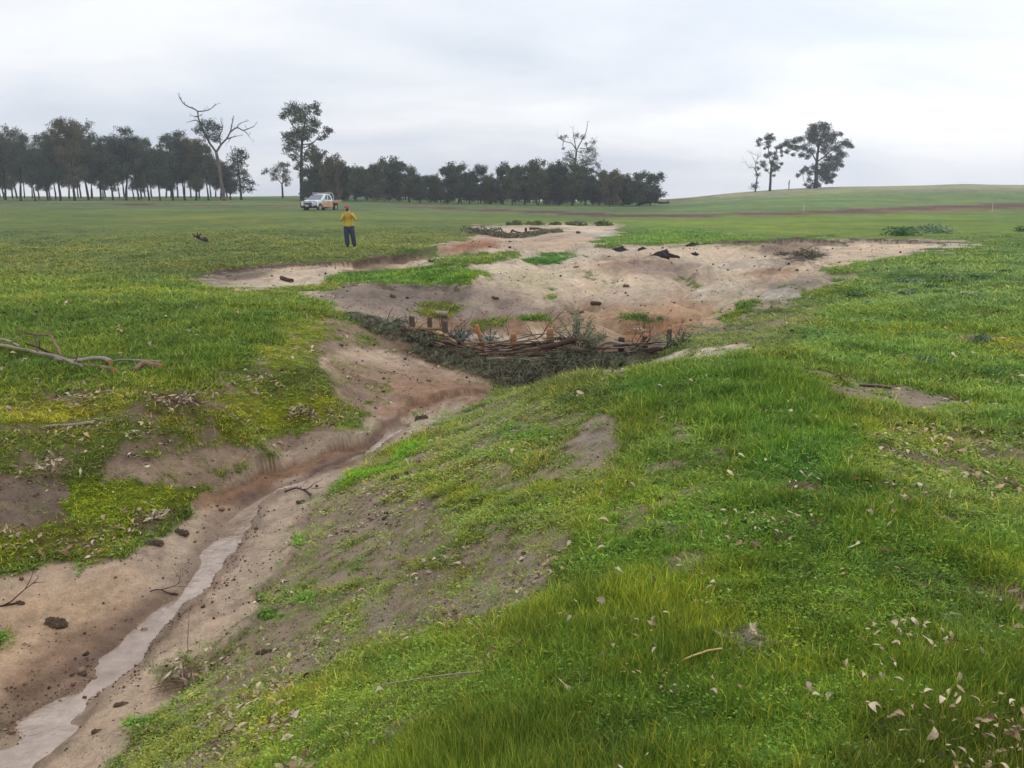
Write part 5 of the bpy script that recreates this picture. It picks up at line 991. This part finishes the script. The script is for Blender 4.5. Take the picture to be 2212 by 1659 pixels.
lying('dark_stick', [(323,1278),(345,1277,.01),(362,1284,.01),(384,1286)], .004, .006, M_stickd, 'dark forked stick on the sand left of the water', 'stick', 2); lying('dark_stick', [(0,1310),(25,1306),(48,1302)], .007, .009, M_stickd, 'dark stick at the left edge on the orange sand', 'stick', 1)
lying('dark_stick', [(615,1064),(640,1060,.02),(660,1066,.02),(672,1070)], .008, .010, M_stickd, 'dark bark stick on the pale sand right of the wet channel', 'stick', 2); lying('dry_stalk', [(700,1062+100),(760,1152)], .003, .003, M_stickg, 'thin dry stalk on the dark soil of the right bank', 'stick')
lying('dry_stalk', [(1471,1452,.04),(1510,1440,.05),(1558,1424,.04)], .003, .0035, M_peel, 'pale dry stalk pointing from the twig heap to the left', 'stalk'); lying('dry_stalk', [(800,1492,.02),(860,1488,.03),(930,1482,.04),(1040,1462,.02)], .0025, .003, M_stickg, 'long thin pale stalk across the low weeds at the bottom centre', 'stalk')
lying('dry_stalk', [(1010,1600,.02),(1020,1628,.05),(1024,1650,.03)], .0025, .003, M_peel, 'white dry stalk standing in the grass at the bottom centre', 'stalk'); lying('dry_stalk', [(1150,1290,.0),(1182,1320,.02),(1210,1350,.02)], .003, .003, M_stickd, 'dark thin twig on the soil at the edge of the tall grass', 'stick')
lying('bark_piece', [(1803,820),(1812,822,.03),(1822,829,.01)], .016, .014, M_stickd, 'curled dark bark at the top of the bare track on the right', 'bark'); lying('dark_log', [(1858,836),(1890,838,.01),(1925,842)], .014, .010, M_stickd, 'flat dark wood along the upper edge of the bare track on the right', 'wood')
lying('pale_log', [(944,681),(955,685,.02),(968,687,.02)], .05, .06, M_stickg, 'short log with a whitish end on the slope behind the near weir', 'log'); lying('dark_log', [(608,604),(620,608),(632,610)], .06, .05, M_stickd, 'dark log at the foot of the left eroded bank', 'log')
lying('dark_branch', [(425,523,.2),(436,524,.1),(446,526,.1)], .05, .08, M_stickd, 'small black branch lying in the left meadow', 'branch', 3); lying('dark_log', [(1278,659),(1290,659),(1296,660)], .045, .04, M_stickd, 'small dark log alone on the smooth sand above the upright bough', 'log')
M_clod = mottled('dark_clod', lin((82,70,58)), lin((122,104,86)), 24, .95, .05, .02, 60); M_burn = mottled('burnt_wood', lin((44,40,40)), lin((72,66,64)), 9, .9, .1, .02, 30); M_dry = mottled('dry_dung', lin((104,84,66)), lin((146,122,98)), 20, .95, .05, .012, 50)
from mathutils import noise as _mn
nz3 = lambda p: _mn.noise(p)
def clod(u, v, wpx, hpx, label, mt_=None, name='soil_clod', cat='clod', seed=None, parts=3):
    p = at(u, v); s_ = p.y/1960; w_, h_ = wpx*s_*.82, hpx*s_*.72; sd_ = u*.37; mb = MB()
    for k in range(parts):
        ox_ = (k-(parts-1)/2)*w_*.28; mb.ball((ox_, random.uniform(-.12, .12)*w_, h_*.12), w_*.32*random.uniform(.7, 1.2), w_*.26, h_*.85*random.uniform(.6, 1.15), 26, 16, lambda d: 1+.25*nz3(d*1.6+Vector((sd_, k*3.1, 0)))+.30*nz3(d*4.2+Vector((k, sd_, 0)))+.22*nz3(d*10+Vector((sd_, 0, k))))
    o_ = mb.build(name, mt_ or M_clod, None, True); o_.location = (p.x, p.y, p.z); return tag(o_, label, cat)
def stump(u, v, wpx, hpx, label, roots=2):
    p = at(u, v); s_ = p.y/1960; w_, h_ = wpx*s_, hpx*s_; mb = MB(); mb.ball((0, 0, 0), w_*.34, w_*.3, h_, 14, 9, lambda d: 1+.25*math.sin(5*d.x+u)*math.cos(4*d.y)+.15*math.sin(9*d.z+u))
    for k in range(roots): sg = 1 if k % 2 == 0 else -1; mb.tube(bend([(sg*w_*.15, 0, h_*.5), (sg*w_*.38, -.05, h_*.25), (sg*w_*.58, -.1, h_*.12), (sg*w_*.72, 0, -.02)], 3, .01), [.09, .085, .08, .07, .06, .055, .05, .04, .035, .03], 7, jit=.1)
    o_ = mb.build('burnt_stump', M_burn, None, True); o_.location = (p.x, p.y, p.z-.02); return tag(o_, label, 'stump', 'burnt stumps on the sand mound')
stump(1338, 543, 44, 11, 'grey brown stump with spreading roots at the upper left of the sand mound'); stump(1432, 554, 50, 14, 'black peaked stump, the darkest object on top of the sand mound'); stump(1384, 539, 20, 5, 'small flat stump between the two larger stumps on the sand mound', 1); stump(1497, 549, 16, 5, 'small dark stump right of the black peaked stump', 1); stump(1500, 530, 26, 6, 'dark root mound at the upper edge of the sand mound', 2)
for a in ((1070,645,20,6,'grey clod on the slope behind the left part of the weir'),(1256,677,12,8,'round dark rock just above the upright bough'),(1236,680,14,6,'flat dark rock left of the round one above the upright bough'),(1245,577,14,5,'brown clod below the green tuft on the mound'),(1353,619,16,5,'dark clod in the middle of the sand mound'),
  (848,642,14,9,'dark tufted clod on the grey slope left of the mound'),(932,566,14,7,'small black clod at the end of the left gully'),(333,1176,42,18,'dark sod lying on the pale sand below the moss patch'),(392,1154,34,16,'low dark sod next to the moss patch, upstream of the other'),(117,1352,58,26,'large dark sod with a grass tuft on the orange sand at the left'),
  (43,1304,22,12,'dark lump on the stick at the left edge'),(1692,1170,42,20,'dark lump in the grass, the larger of two near the centre right'),(1763,1134,44,14,'flat dark lump up and right of the larger dark lump'),(2096,932,38,13,'dark layered clod on the right track'),(2181,926,50,10,'flat brown clod near the right edge'),(2044,918,32,7,'pale brown flat bark by the dark layered clod'),
  (1924,928,40,8,'brown flat bark left of the layered clod'),(2096,735,66,12,'brown rotten wood below the bluish weed'),(854,1034,20,18,'dark round lump on the green strip of the right bank'),(881,1026,18,18,'second dark lump on the green strip of the right bank'),(910,905,30,14,'tuft topped sod in the bed near the head of the channel'),
  (1906,1190,34,10,'brown lump in the tall grass at the right'),(576,1410,30,14,'small brown block of soil at the edge of the bed'),(1426,1280,50,10,'dark bare lump in the grass left of the twig heap'),(1530,950,22,8,'dark clod in the short turf on top of the right bank'),(1545,1100,50,9,'brown mat of dead grass on the right bank'),
  (650,1085,22,8,'dark bark bit on the sand near the green strip'),(213,1580,34,10,'dark leafy scrap on the sand beside the water'),(120,1572,40,12,'clump of leaves caught in the water at the lower left'),(177,1456,24,10,'dark leaf clump at the left edge of the water'),(263,1522,44,10,'dark twiggy scrap on the sand right of the water')):
    clod(*a, mt_=M_dry if 'brown' in a[4] and 'block' not in a[4] else None)
def heap(u, v, rpx, hpx, n_, label, mt_, name='twig_heap', cat='twigs', leaves_=0, L=.16):
    p = at(u, v); s_ = p.y/1960; r_, h_ = rpx*s_, hpx*s_; root = thing(name, p, 0, label, cat); mb = MB()
    for k in range(n_):
        a = random.uniform(0, 6.28); d = r_*math.sqrt(random.random()); c_ = Vector((math.cos(a)*d, math.sin(a)*d, h_*random.uniform(.1, 1)*(1-d/r_*.6))); b = random.uniform(0, 6.28); e_ = Vector((math.cos(b), math.sin(b), random.uniform(-.25, .35)))*L*random.uniform(.3, .6)
        mb.tube([c_-e_, c_+Vector((random.uniform(-.01, .01), random.uniform(-.01, .01), .008)), c_+e_], [.002, .0025, .0015], 4, False)
    mb.build('twigs', mt_, root)
    if leaves_: ml = MB(); A = rng.normal(size=(leaves_, 3))*[r_*.5, r_*.4, h_*.3]+[0, 0, h_*.5]; ml.leaves(A, .09, .32, 0); ml.build('dead_leaves', mat('pale_dead_leaves', lin((188,172,146)), .8, .15), root)
heap(1616, 1390, 58, 22, 110, 'heap of pale dry twigs in the tall grass at the lower right', M_stickg, leaves_=24); heap(1736, 1064, 46, 18, 90, 'round nest of brown twigs in the bright green grass', M_dry, leaves_=6)
heap(400, 1476, 62, 34, 90, 'heap of dead leaves and twigs with green shoots on the bank above the bed', M_stick, 'leaf_heap', 'leaf heap', 46); heap(2160, 1290, 76, 10, 120, 'mat of dark dry twigs at the right edge among pale leaves', M_stick, 'twig_mat', 'twigs', 20)
heap(655, 890, 36, 14, 46, 'dark twiggy leaf heap on the mossy left bank', M_stickd, 'leaf_heap', 'leaf heap', 24); heap(380, 868, 60, 16, 60, 'heap of pale dead leaves on the left bank below the logs', M_stickd, 'leaf_heap', 'leaf heap', 44); heap(90, 1015, 70, 20, 50, 'wide heap of dead leaves and bark at the far left', M_stick, 'leaf_heap', 'leaf heap', 46); heap(330, 1115, 44, 12, 24, 'dead leaves gathered at the front edge of the moss patch', M_stick, 'leaf_heap', 'leaf heap', 34)
heap(1381, 716, 30, 10, 14, 'pale leafy scraps in the orange hollow behind the right part of the weir', M_stickg, 'leaf_heap', 'leaf heap', 60, .3)
mb = MB(); p = at(405, 1410); mb.tube(bend([(0,0,-.02),(.01,0,.08),(.02,.01,.2),(.035,.0,.31)], 3, .003), list(np.linspace(.003,.0015,10)), 5); o_ = mb.build('dry_stalk', M_stick, None, True); o_.location = p; tag(o_, 'thin dry stalk standing upright at the edge of the sand bed', 'stalk')
# ---------------------------------------------------------------- the parked ute
m = mat('dusty_white_paint', lin((232,234,236)), .35, .5); q = NB(m); oc = q.obj(); sp_ = q.n('ShaderNodeSeparateXYZ'); q.l(oc, sp_.inputs[0]); nn = q.noise(4, 5, .6, oc)
zf = q.m2('MULTIPLY', q.m2('SUBTRACT', q.m2('ADD', 1.0, q.m2('MULTIPLY', nn, .25)), sp_.outputs[2]), 4.5, clamp=True); xf = q.m2('MULTIPLY', q.m2('SUBTRACT', 1.45, sp_.outputs[0]), 3.0, clamp=True); ff_ = q.m2('MULTIPLY', zf, xf)
q.l(q.mul(tuple(lin((236,238,240))), tuple(lin((206,162,124))), 'MIX', ff_), q.b.inputs['Base Color']); q.l(q.m2('ADD', .35, q.m2('MULTIPLY', ff_, .5)), q.b.inputs['Roughness'])
M_paint = m; M_white = mat('white_steel', lin((226,226,226)), .45, .4); M_blk = mat('black_plastic', (.018,.02,.024), .5, .4); M_glass = mat('window_glass', lin((112,124,132)), .12, .6); M_glassd = mat('side_glass', lin((78,90,92)), .12, .6); M_tan = mottled('dusty_tray', lin((186,140,104)), lin((206,164,128)), 4, .8, .2)
M_tyre = mottled('dusty_tyre', lin((52,46,44)), lin((92,72,62)), 6, .9, .1); M_rim = mat('alloy_rim', lin((176,170,164)), .4, .5, Metallic=.4); M_lamp = mat('headlamp_glass', lin((206,212,216)), .15, .6); M_grl = mat('grey_grille', lin((118,122,120)), .4, .5); M_plate = mat('number_plate', lin((196,200,178)), .5, .3)
dx, dy, dz = ray(694, 451); ty_ = 95.0; tx_ = dx/dy*ty_
ute = thing('parked_ute', (tx_, ty_, G3(tx_, ty_)-.13), R(251), 'white dual cab ute with muddy doors, parked in front of the trees', 'ute')
mb = MB(); arch = [(1.65+.47*math.cos(a), .40+.47*math.sin(a)) for a in np.linspace(0, math.pi, 11)]
prof = [(2.46,.48),(2.52,.62),(2.50,.92),(2.38,1.03),(1.9,1.12),(1.32,1.18),(-.98,1.13),(-.98,.42),(1.12,.42)]+[p for p in arch[::-1] if p[1] > .43]+[(2.2,.44)]
mb.prism(prof, -.90, .90, lambda x, y, z: (x-(.10*abs(y)**3 if x > 1.8 else 0), y*(1-.05*max(0, z-.8)), z)); mb.build('body', M_paint, ute, bevel=.05)
cb = [(1.36,.84,1.15),(-.96,.84,1.12)]; ct = [(.46,.66,1.73),(-.72,.66,1.75)]
def cabp(s_, t, sd_, off=0.0):
    """s along the side from the front to the back, t up"""
    a = Vector(cb[0]).lerp(Vector(cb[1]), s_); b = Vector(ct[0]).lerp(Vector(ct[1]), s_); p = a.lerp(b, t); p.y += math.sin(math.pi*t)*.035; return Vector((p.x, sd_*(p.y+off), p.z))
mb = MB(); K_ = 5
for i in range(K_):
    t0, t1 = i/K_, (i+1)/K_; a, b, c_, d = cabp(0, t0, 1), cabp(1, t0, 1), cabp(1, t1, 1), cabp(0, t1, 1); e_, f_, g_, h_ = cabp(0, t0, -1), cabp(1, t0, -1), cabp(1, t1, -1), cabp(0, t1, -1)
    mb.add([a, b, c_, d], [(0,1,2,3)]); mb.add([e_, f_, g_, h_], [(3,2,1,0)]); mb.add([a, d, h_, e_], [(0,1,2,3)]); mb.add([b, c_, g_, f_], [(3,2,1,0)])
a, b, c_, d = cabp(0, 1, 1), cabp(1, 1, 1), cabp(1, 1, -1), cabp(0, 1, -1); mid1 = Vector((.2, 0, 1.79)); mid2 = Vector((-.6, 0, 1.79)); mb.add([a, b, mid2, mid1], [(0,1,2,3)]); mb.add([d, c_, mid2, mid1], [(3,2,1,0)]); mb.add([a, mid1, d], [(0,1,2)]); mb.add([b, mid2, c_], [(2,1,0)])
mb.build('cab', M_paint, ute)
def pane(name, ss, tt, sd_, mt_):
    mb = MB(); mb.add([cabp(s_, t, sd_, .034) for s_, t in zip(ss, tt)], [tuple(range(len(ss)))]); return mb.build(name, mt_, ute)
for sd_ in (1, -1):
    pane('side_window', (.17,.49,.49,.28), (.08,.08,.86,.86), sd_, M_glassd); pane('side_window', (.55,.84,.88,.80,.55), (.08,.08,.4,.84,.86), sd_, M_glassd)
    mb = MB(); mb.ball((1.02, sd_*1.0, 1.22), .09, .13, .1, 10, 6); mb.build('wing_mirror', M_white, ute, True)
    for xx in (-.02, -.78): mb = MB(); mb.box(xx-.09, xx+.09, sd_*.895-.02, sd_*.895+.02, .98, 1.02); mb.build('door_handle', M_blk, ute)
    mb = MB(); pts_ = [(2.44, sd_*.50, .80), (2.30, sd_*.86, .82), (2.20, sd_*.89, 1.0), (2.40, sd_*.60, .99)]; nv = Vector((1, sd_*.45, .1)).normalized()*.05; mb.add([Vector(p)-nv*.2 for p in pts_]+[Vector(p)+nv for p in pts_], [(0,1,2,3),(7,6,5,4),(0,4,5,1),(1,5,6,2),(2,6,7,3),(3,7,4,0)]); mb.build('headlight', M_lamp, ute)
    mb = MB(); mb.box(-.1, .95, sd_*.93-.05, sd_*.93+.05, .33, .39); mb.build('side_step', M_blk, ute)
    mb = MB(); mb.box(-2.02, -1.98, sd_*.62-.26*(sd_ > 0)*0-.16, sd_*.62+.22, .25, .8); mb.build('mud_flap', M_blk, ute)
mb = MB(); vv_ = [cabp(0, .06, 1), cabp(0, .92, 1), cabp(0, .92, -1), cabp(0, .06, -1)]; off_ = Vector((.03, 0, .03)); vv_ = [v_+off_ for v_ in vv_]; vv_[0].y -= .07; vv_[1].y -= .05; vv_[2].y += .05; vv_[3].y += .07; mb.add(vv_, [(0,1,2,3)]); mb.build('windscreen', M_glass, ute)
mb = MB(); vv_ = [cabp(1, .2, 1), cabp(1, .85, 1), cabp(1, .85, -1), cabp(1, .2, -1)]; vv_ = [v_+Vector((-.02, 0, .01)) for v_ in vv_]; vv_[0].y -= .1; vv_[1].y -= .1; vv_[2].y += .1; vv_[3].y += .1; mb.add(vv_, [(3,2,1,0)]); mb.build('rear_window', M_glassd, ute)
for xx in (1.12, .12, -.93): mb = MB(); mb.box(xx-.008, xx+.008, .885, .905, .46, 1.12); mb.build('door_gap', M_blk, ute)
mb = MB(); mb.box(2.47, 2.54, -.42, .42, .70, .95); g_ = mb.build('grille', M_grl, ute, bevel=.02); mb = MB(); mb.box(2.535, 2.56, -.30, .30, .80, .86); mb.build('grille_slot', M_blk, g_)
mb = MB(); mb.prism([(2.42,.36),(2.74,.40),(2.78,.64),(2.46,.66)], -.92, .92, lambda x, y, z: (x-.28*abs(y)**2.2, y, z)); bb = mb.build('bull_bar', M_blk, ute, bevel=.03)
mb = MB()
for sd_ in (1, -1):
    mb.tube(bend([(2.74, sd_*.34, .6), (2.76, sd_*.34, .85), (2.66, sd_*.36, 1.04)], 3), .035, 8); mb.tube(bend([(2.5, sd_*.90, .6), (2.46, sd_*.92, .85), (2.44, sd_*.88, 1.03), (2.56, sd_*.62, 1.06), (2.66, sd_*.36, 1.05)], 3), .03, 8)
mb.tube([(2.67, -.36, 1.05), (2.69, 0, 1.05), (2.67, .36, 1.05)], .03, 8); mb.tube([(2.76, -.34, .82), (2.79, 0, .82), (2.76, .34, .82)], .022, 8); mb.build('hoop', M_blk, bb, True)
mb = MB(); mb.box(2.79, 2.805, -.19, .19, .52, .64); mb.build('number_plate', M_plate, bb)
for sd_ in (1, -1): mb = MB(); mb.box(2.60, 2.66, sd_*.62-.1, sd_*.62+.1, .55, .60); mb.build('fog_lamp', M_lamp, bb)
def wheel(x, y):
    mb = MB(); s_ = 1 if y > 0 else -1; n_ = 28; pr = [(-.12,.25),(-.13,.34),(-.10,.385),(.10,.385),(.13,.34),(.12,.25)]
    for i in range(n_):
        a0, a1 = 2*math.pi*i/n_, 2*math.pi*(i+1)/n_
        for (w0, r0_), (w1, r1_) in zip(pr, pr[1:]): mb.add([(r0_*math.cos(a0), w0, r0_*math.sin(a0)), (r0_*math.cos(a1), w0, r0_*math.sin(a1)), (r1_*math.cos(a1), w1, r1_*math.sin(a1)), (r1_*math.cos(a0), w1, r1_*math.sin(a0))], [(0,1,2,3)])
    w_ = mb.build('wheel', M_tyre, ute, True); w_.location = (x, y, .385); mb = MB(); mb.tube([(0, s_*.07, 0), (0, s_*.10, 0)], [.25, .24], 20)
    for k in range(6): a = k*math.pi/3; mb.tube([(.05*math.cos(a), s_*.11, .05*math.sin(a)), (.23*math.cos(a), s_*.12, .23*math.sin(a))], [.035, .03], 5)
    mb.tube([(0, s_*.09, 0), (0, s_*.14, 0)], [.07, .06], 10); mb.build('rim', M_rim, w_)
for x in (1.65, -1.55):
    for y in (.78, -.78): wheel(x, y)
mb = MB(); mb.box(-2.62, -1.02, -.9, .9, .84, .90); tr = mb.build('tray', M_tan, ute, bevel=.01)
for sd_ in (1, -1): mb = MB(); mb.box(-2.60, -1.12, sd_*.91-.02, sd_*.91+.02, .87, 1.14); mb.build('side_panel', M_tan, tr, bevel=.012)
mb = MB(); mb.box(-2.66, -2.62, -.9, .9, .87, 1.14); mb.build('tailgate', M_tan, tr, bevel=.012); mb = MB(); mb.box(-2.5, -1.0, -.38, -.28, .55, .84); mb.box(-2.5, -1.0, .28, .38, .55, .84); mb.box(-1.9, -1.2, -.7, .7, .5, .62); mb.build('chassis', M_blk, ute)
mb = MB()
for sd_ in (1, -1): mb.tube(bend([(-1.09, sd_*.88, .88), (-1.08, sd_*.86, 1.5), (-1.0, sd_*.80, 1.80), (-.85, sd_*.78, 1.86), (.35, sd_*.70, 1.86), (.45, sd_*.68, 1.84)], 3), .032, 8)
for x in (.4, -.3, -.95): mb.tube([(x, -.72, 1.86), (x, .72, 1.86)], .025, 8)
mb.build('roof_rack', M_white, ute, True); mb = MB()
for k in range(9): y = -.72+k*.18; mb.tube([(-1.08, y, .9), (-1.08, y, 1.68)], .012, 6)
mb.tube([(-1.08, -.84, 1.68), (-1.08, .84, 1.68)], .02, 6); mb.tube([(-1.08, -.84, 1.25), (-1.08, .84, 1.25)], .02, 6); mb.build('headboard', M_blk, ute, True)
mb = MB(); mb.tube(bend([(1.2, -.93, 1.0), (1.15, -.95, 1.2), (.55, -.82, 1.72), (.5, -.80, 1.95)], 3), .04, 8); mb.box(.44, .60, -.88, -.74, 1.93, 2.06); mb.build('snorkel', M_blk, ute, True)
mb = MB(); mb.tube([(2.62, .2, 1.05), (2.55, .2, 1.4), (2.42, .2, 2.0)], [.010, .008, .004], 6); mb.build('aerial', M_blk, ute)
mb = MB(); mb.box(.30, .42, -.6, .6, 1.90, 1.96); mb.build('light_bar', M_blk, ute, bevel=.01)
# ---------------------------------------------------------------- the person with the camera
M_skin = mat('skin', lin((206,158,134)), .6, .3); M_shirt = mottled('yellow_shirt', lin((190,156,58)), lin((216,184,86)), 7, .9, .1, .008, 12); M_trs = mottled('navy_trousers', lin((56,62,78)), lin((78,84,100)), 8, .9, .1, .01, 14)
M_bean = mat('pink_beanie', lin((188,70,96)), .95, .1); q = NB(M_bean); wv = q.n('ShaderNodeTexWave'); wv.bands_direction = 'Z'; wv.inputs['Scale'].default_value = 7; q.l(q.obj(), wv.inputs['Vector']); q.l(q.ramp(wv.outputs[0], [(.3, lin((150,52,84))), (.7, lin((214,104,122)))]), q.b.inputs['Base Color'])
M_boot = mottled('dark_boots', lin((40,38,38)), lin((64,58,54)), 10); M_hair = mat('brown_hair', lin((70,52,42)), .8, .2); M_eye = mat('eye_dark', lin((50,40,36)), .3, .5); M_lip = mat('lips', lin((168,100,92)), .6, .3)
dx, dy, dz = ray(755, 535); pxx, pyy = dx/dy*36.6, 36.6; per = thing('person', (pxx, pyy, G3(pxx, pyy)), R(4), 'person in yellow long sleeved shirt, navy trousers and pink beanie, photographing', 'person')
def ring_loft(mb, rings, n_=16):
    vs_ = []
    for cx_, cy_, cz_, rx, ry in rings:
        for k in range(n_): a = 2*math.pi*k/n_; vs_.append((cx_+rx*math.cos(a), cy_+ry*math.sin(a), cz_))
    K_ = len(rings); fs = [(i*n_+k, i*n_+(k+1) % n_, (i+1)*n_+(k+1) % n_, (i+1)*n_+k) for i in range(K_-1) for k in range(n_)]+[tuple(range(n_))[::-1], tuple((K_-1)*n_+k for k in range(n_))]; mb.add(vs_, fs)
def melt(mb, name, mt_, parent, vox, smooth=4):
    o_ = mb.build(name, mt_, parent, True); r_ = o_.modifiers.new('join', 'REMESH'); r_.mode = 'VOXEL'; r_.voxel_size = vox; r_.use_smooth_shade = True
    if smooth: s_ = o_.modifiers.new('soft', 'SMOOTH'); s_.iterations = smooth; s_.factor = .5
    return o_
HX = -.055
SR, ER, WR = Vector((-.20,.0,1.36)), Vector((-.285,-.10,1.10)), Vector((-.115,-.245,1.335)); SL, EL, WL = Vector((.15,.0,1.37)), Vector((.315,-.12,1.15)), Vector((.075,-.235,1.43))
HpR, KnR, AnR = Vector((-.095,0,.88)), Vector((-.095,-.02,.48)), Vector((-.075,.01,.09)); HpL, KnL, AnL = Vector((.095,0,.88)), Vector((.155,-.02,.48)), Vector((.205,.01,.09))
mb = MB(); ring_loft(mb, [(0,0,.84,.15,.10),(0,0,.95,.155,.105),(-.01,0,1.08,.13,.09),(-.02,0,1.22,.145,.10),(-.03,0,1.34,.16,.09),(-.035,0,1.41,.10,.065),(-.045,.0,1.44,.05,.05),(HX,-.005,1.50,.048,.05)])
mb.ball((HX,-.01,1.585), .072, .092, .115, 16, 12); mb.ball((HX,-.045,1.53), .05, .05, .05, 12, 8); mb.ball((HX,-.105,1.57), .012, .020, .022, 8, 6)
for s_ in (-1, 1): mb.ball((HX+s_*.074,.0,1.575), .012, .022, .032, 8, 6)
for S_, E_, W_ in ((SR,ER,WR),(SL,EL,WL)): mb.tube([S_,S_.lerp(E_,.5),E_,E_.lerp(W_,.35),W_], [.048,.043,.036,.034,.024], 12)
for H_, K2, A_ in ((HpR,KnR,AnR),(HpL,KnL,AnL)):
    mb.tube([H_,H_.lerp(K2,.5),K2,K2.lerp(A_,.3),A_], [.085,.07,.052,.050,.035], 12); mb.ball((A_.x,-.06,.04), .04, .12, .035, 12, 8)
def hand(mb, W_, fwd, side, up, flip):
    """palm, four curled fingers of different lengths and a thumb from the side of the palm"""
    fwd = fwd.normalized(); side = side.normalized(); up = fwd.cross(side).normalized()*up
    for k in range(4):
        o_ = side*(k-1.5)*.021; mb.tube([W_+o_*.5, W_+fwd*.045+o_*.9, W_+fwd*.085+o_], [.016, .014, .012], 8)
        L = (.070,.080,.076,.060)[k]; p0 = W_+fwd*.085+o_; p1 = p0+(fwd*.8+up*.5).normalized()*L*.42; p2 = p1+(fwd*.15+up).normalized()*L*.33; p3 = p2+(up*.8-fwd*.5).normalized()*L*.25; mb.tube([p0,p1,p2,p3], [.0098,.009,.0085,.007], 7)
    b = W_+fwd*.03+side*flip*.03; t1 = b+(fwd*.5+side*flip*.9+up*.4).normalized()*.034; t2 = t1+(fwd*.9+side*flip*.1+up*.7).normalized()*.028; mb.tube([W_+fwd*.015,b,t1,t2], [.014,.014,.011,.009], 7)
CAM = Vector((-.005,-.215,1.535))
hand(mb, WR, Vector((CAM.x-.045-WR.x, .0, CAM.z-.05-WR.z)), Vector((.3,-.9,.1)), 1, -1); hand(mb, WL, Vector((CAM.x+.05-WL.x, .02, CAM.z-WL.z)), Vector((.2,.9,.2)), -1, 1)
melt(mb, 'body', M_skin, per, .0075, 3)
mb = MB(); ring_loft(mb, [(0,0,.86,.195,.135),(0,0,.90,.20,.14),(0,0,1.0,.19,.13),(-.01,0,1.12,.175,.125),(-.02,-.01,1.24,.185,.135),(-.028,0,1.33,.195,.115),(-.033,0,1.39,.15,.085),(-.04,0,1.43,.075,.065)])
for S_, E_, W_ in ((SR,ER,WR),(SL,EL,WL)): mb.tube([S_+(0.03 if S_.x < 0 else -.03)*Vector((1,0,0)),S_.lerp(E_,.5),E_,E_.lerp(W_,.4),E_.lerp(W_,.9)], [.072,.064,.056,.050,.038], 12)
melt(mb, 'shirt', M_shirt, per, .013, 3)
mb = MB(); ring_loft(mb, [(.0,0,.72,.165,.125),(0,0,.80,.185,.135),(0,0,.92,.18,.128)])
for H_, K2, A_ in ((HpR,KnR,AnR),(HpL,KnL,AnL)): mb.tube([H_,H_.lerp(K2,.5),K2,K2.lerp(A_,.4),A_+Vector((0,0,.03))], [.118,.112,.102,.098,.088], 12); mb.ball((H_.lerp(K2,.75).x+(.07 if H_.x > 0 else -.07),0,.56), .04, .07, .08, 10, 6)
melt(mb, 'trousers', M_trs, per, .013, 3)
for A_ in (AnR, AnL): mb = MB(); mb.tube([A_+Vector((0,0,.10)),A_+Vector((0,0,-.02))], [.058,.06], 12); mb.ball((A_.x,-.055,.045), .052, .15, .05, 12, 8); melt(mb, 'boot', M_boot, per, .012, 2)
mb = MB(); mb.ball((HX,.0,1.635), .088, .105, .078, 18, 10); mb.tube([(HX,.0,1.605),(HX,.0,1.635)], [.092,.094], 18); melt(mb, 'beanie', M_bean, per, .008, 2)
mb = MB(); mb.ball((HX,.035,1.55), .078, .065, .085, 14, 8); mb.build('hair', M_hair, per, True)
for s_ in (-1, 1): mb = MB(); mb.ball((HX+s_*.028,-.094,1.592), .011, .007, .006, 8, 6); mb.build('eye', M_eye, per, True)
mb = MB(); mb.ball((HX,-.094,1.525), .022, .008, .006, 10, 6); mb.build('mouth', M_lip, per, True)
M_camb = mat('camera_black', (.02,.02,.022), .45, .4); Mloc = Matrix.Rotation(R(4), 4, 'Z'); cpos = Vector(per.location)+Mloc@CAM
cr_ = thing('handheld_camera', cpos, R(4), 'black camera held up to the face by the person in yellow', 'camera'); mb = MB(); mb.box(-.065,.065,-.03,.03,-.045,.045); mb.box(-.03,.03,-.025,.03,.045,.072); mb.build('camera_body', M_camb, cr_, bevel=.008)
mb = MB(); mb.tube([(0,-.03,-.005),(0,-.10,-.005),(0,-.115,-.005)], [.034,.036,.033], 18); mb.build('lens', M_camb, cr_, True)
# ---------------------------------------------------------------- thin damp air
mb = MB(); mb.box(-720, 720, -720, 720, -32, 24); mh = bpy.data.materials.new('haze'); mh.use_nodes = True; t_ = mh.node_tree; t_.nodes.clear()
vo_ = t_.nodes.new('ShaderNodeVolumePrincipled'); vo_.inputs['Color'].default_value = (.86, .90, 1, 1); vo_.inputs['Density'].default_value = .0007; vo_.inputs['Anisotropy'].default_value = 0
ou_ = t_.nodes.new('ShaderNodeOutputMaterial'); t_.links.new(vo_.outputs[0], ou_.inputs['Volume']); mb.build('haze', mh)['kind'] = 'stuff'
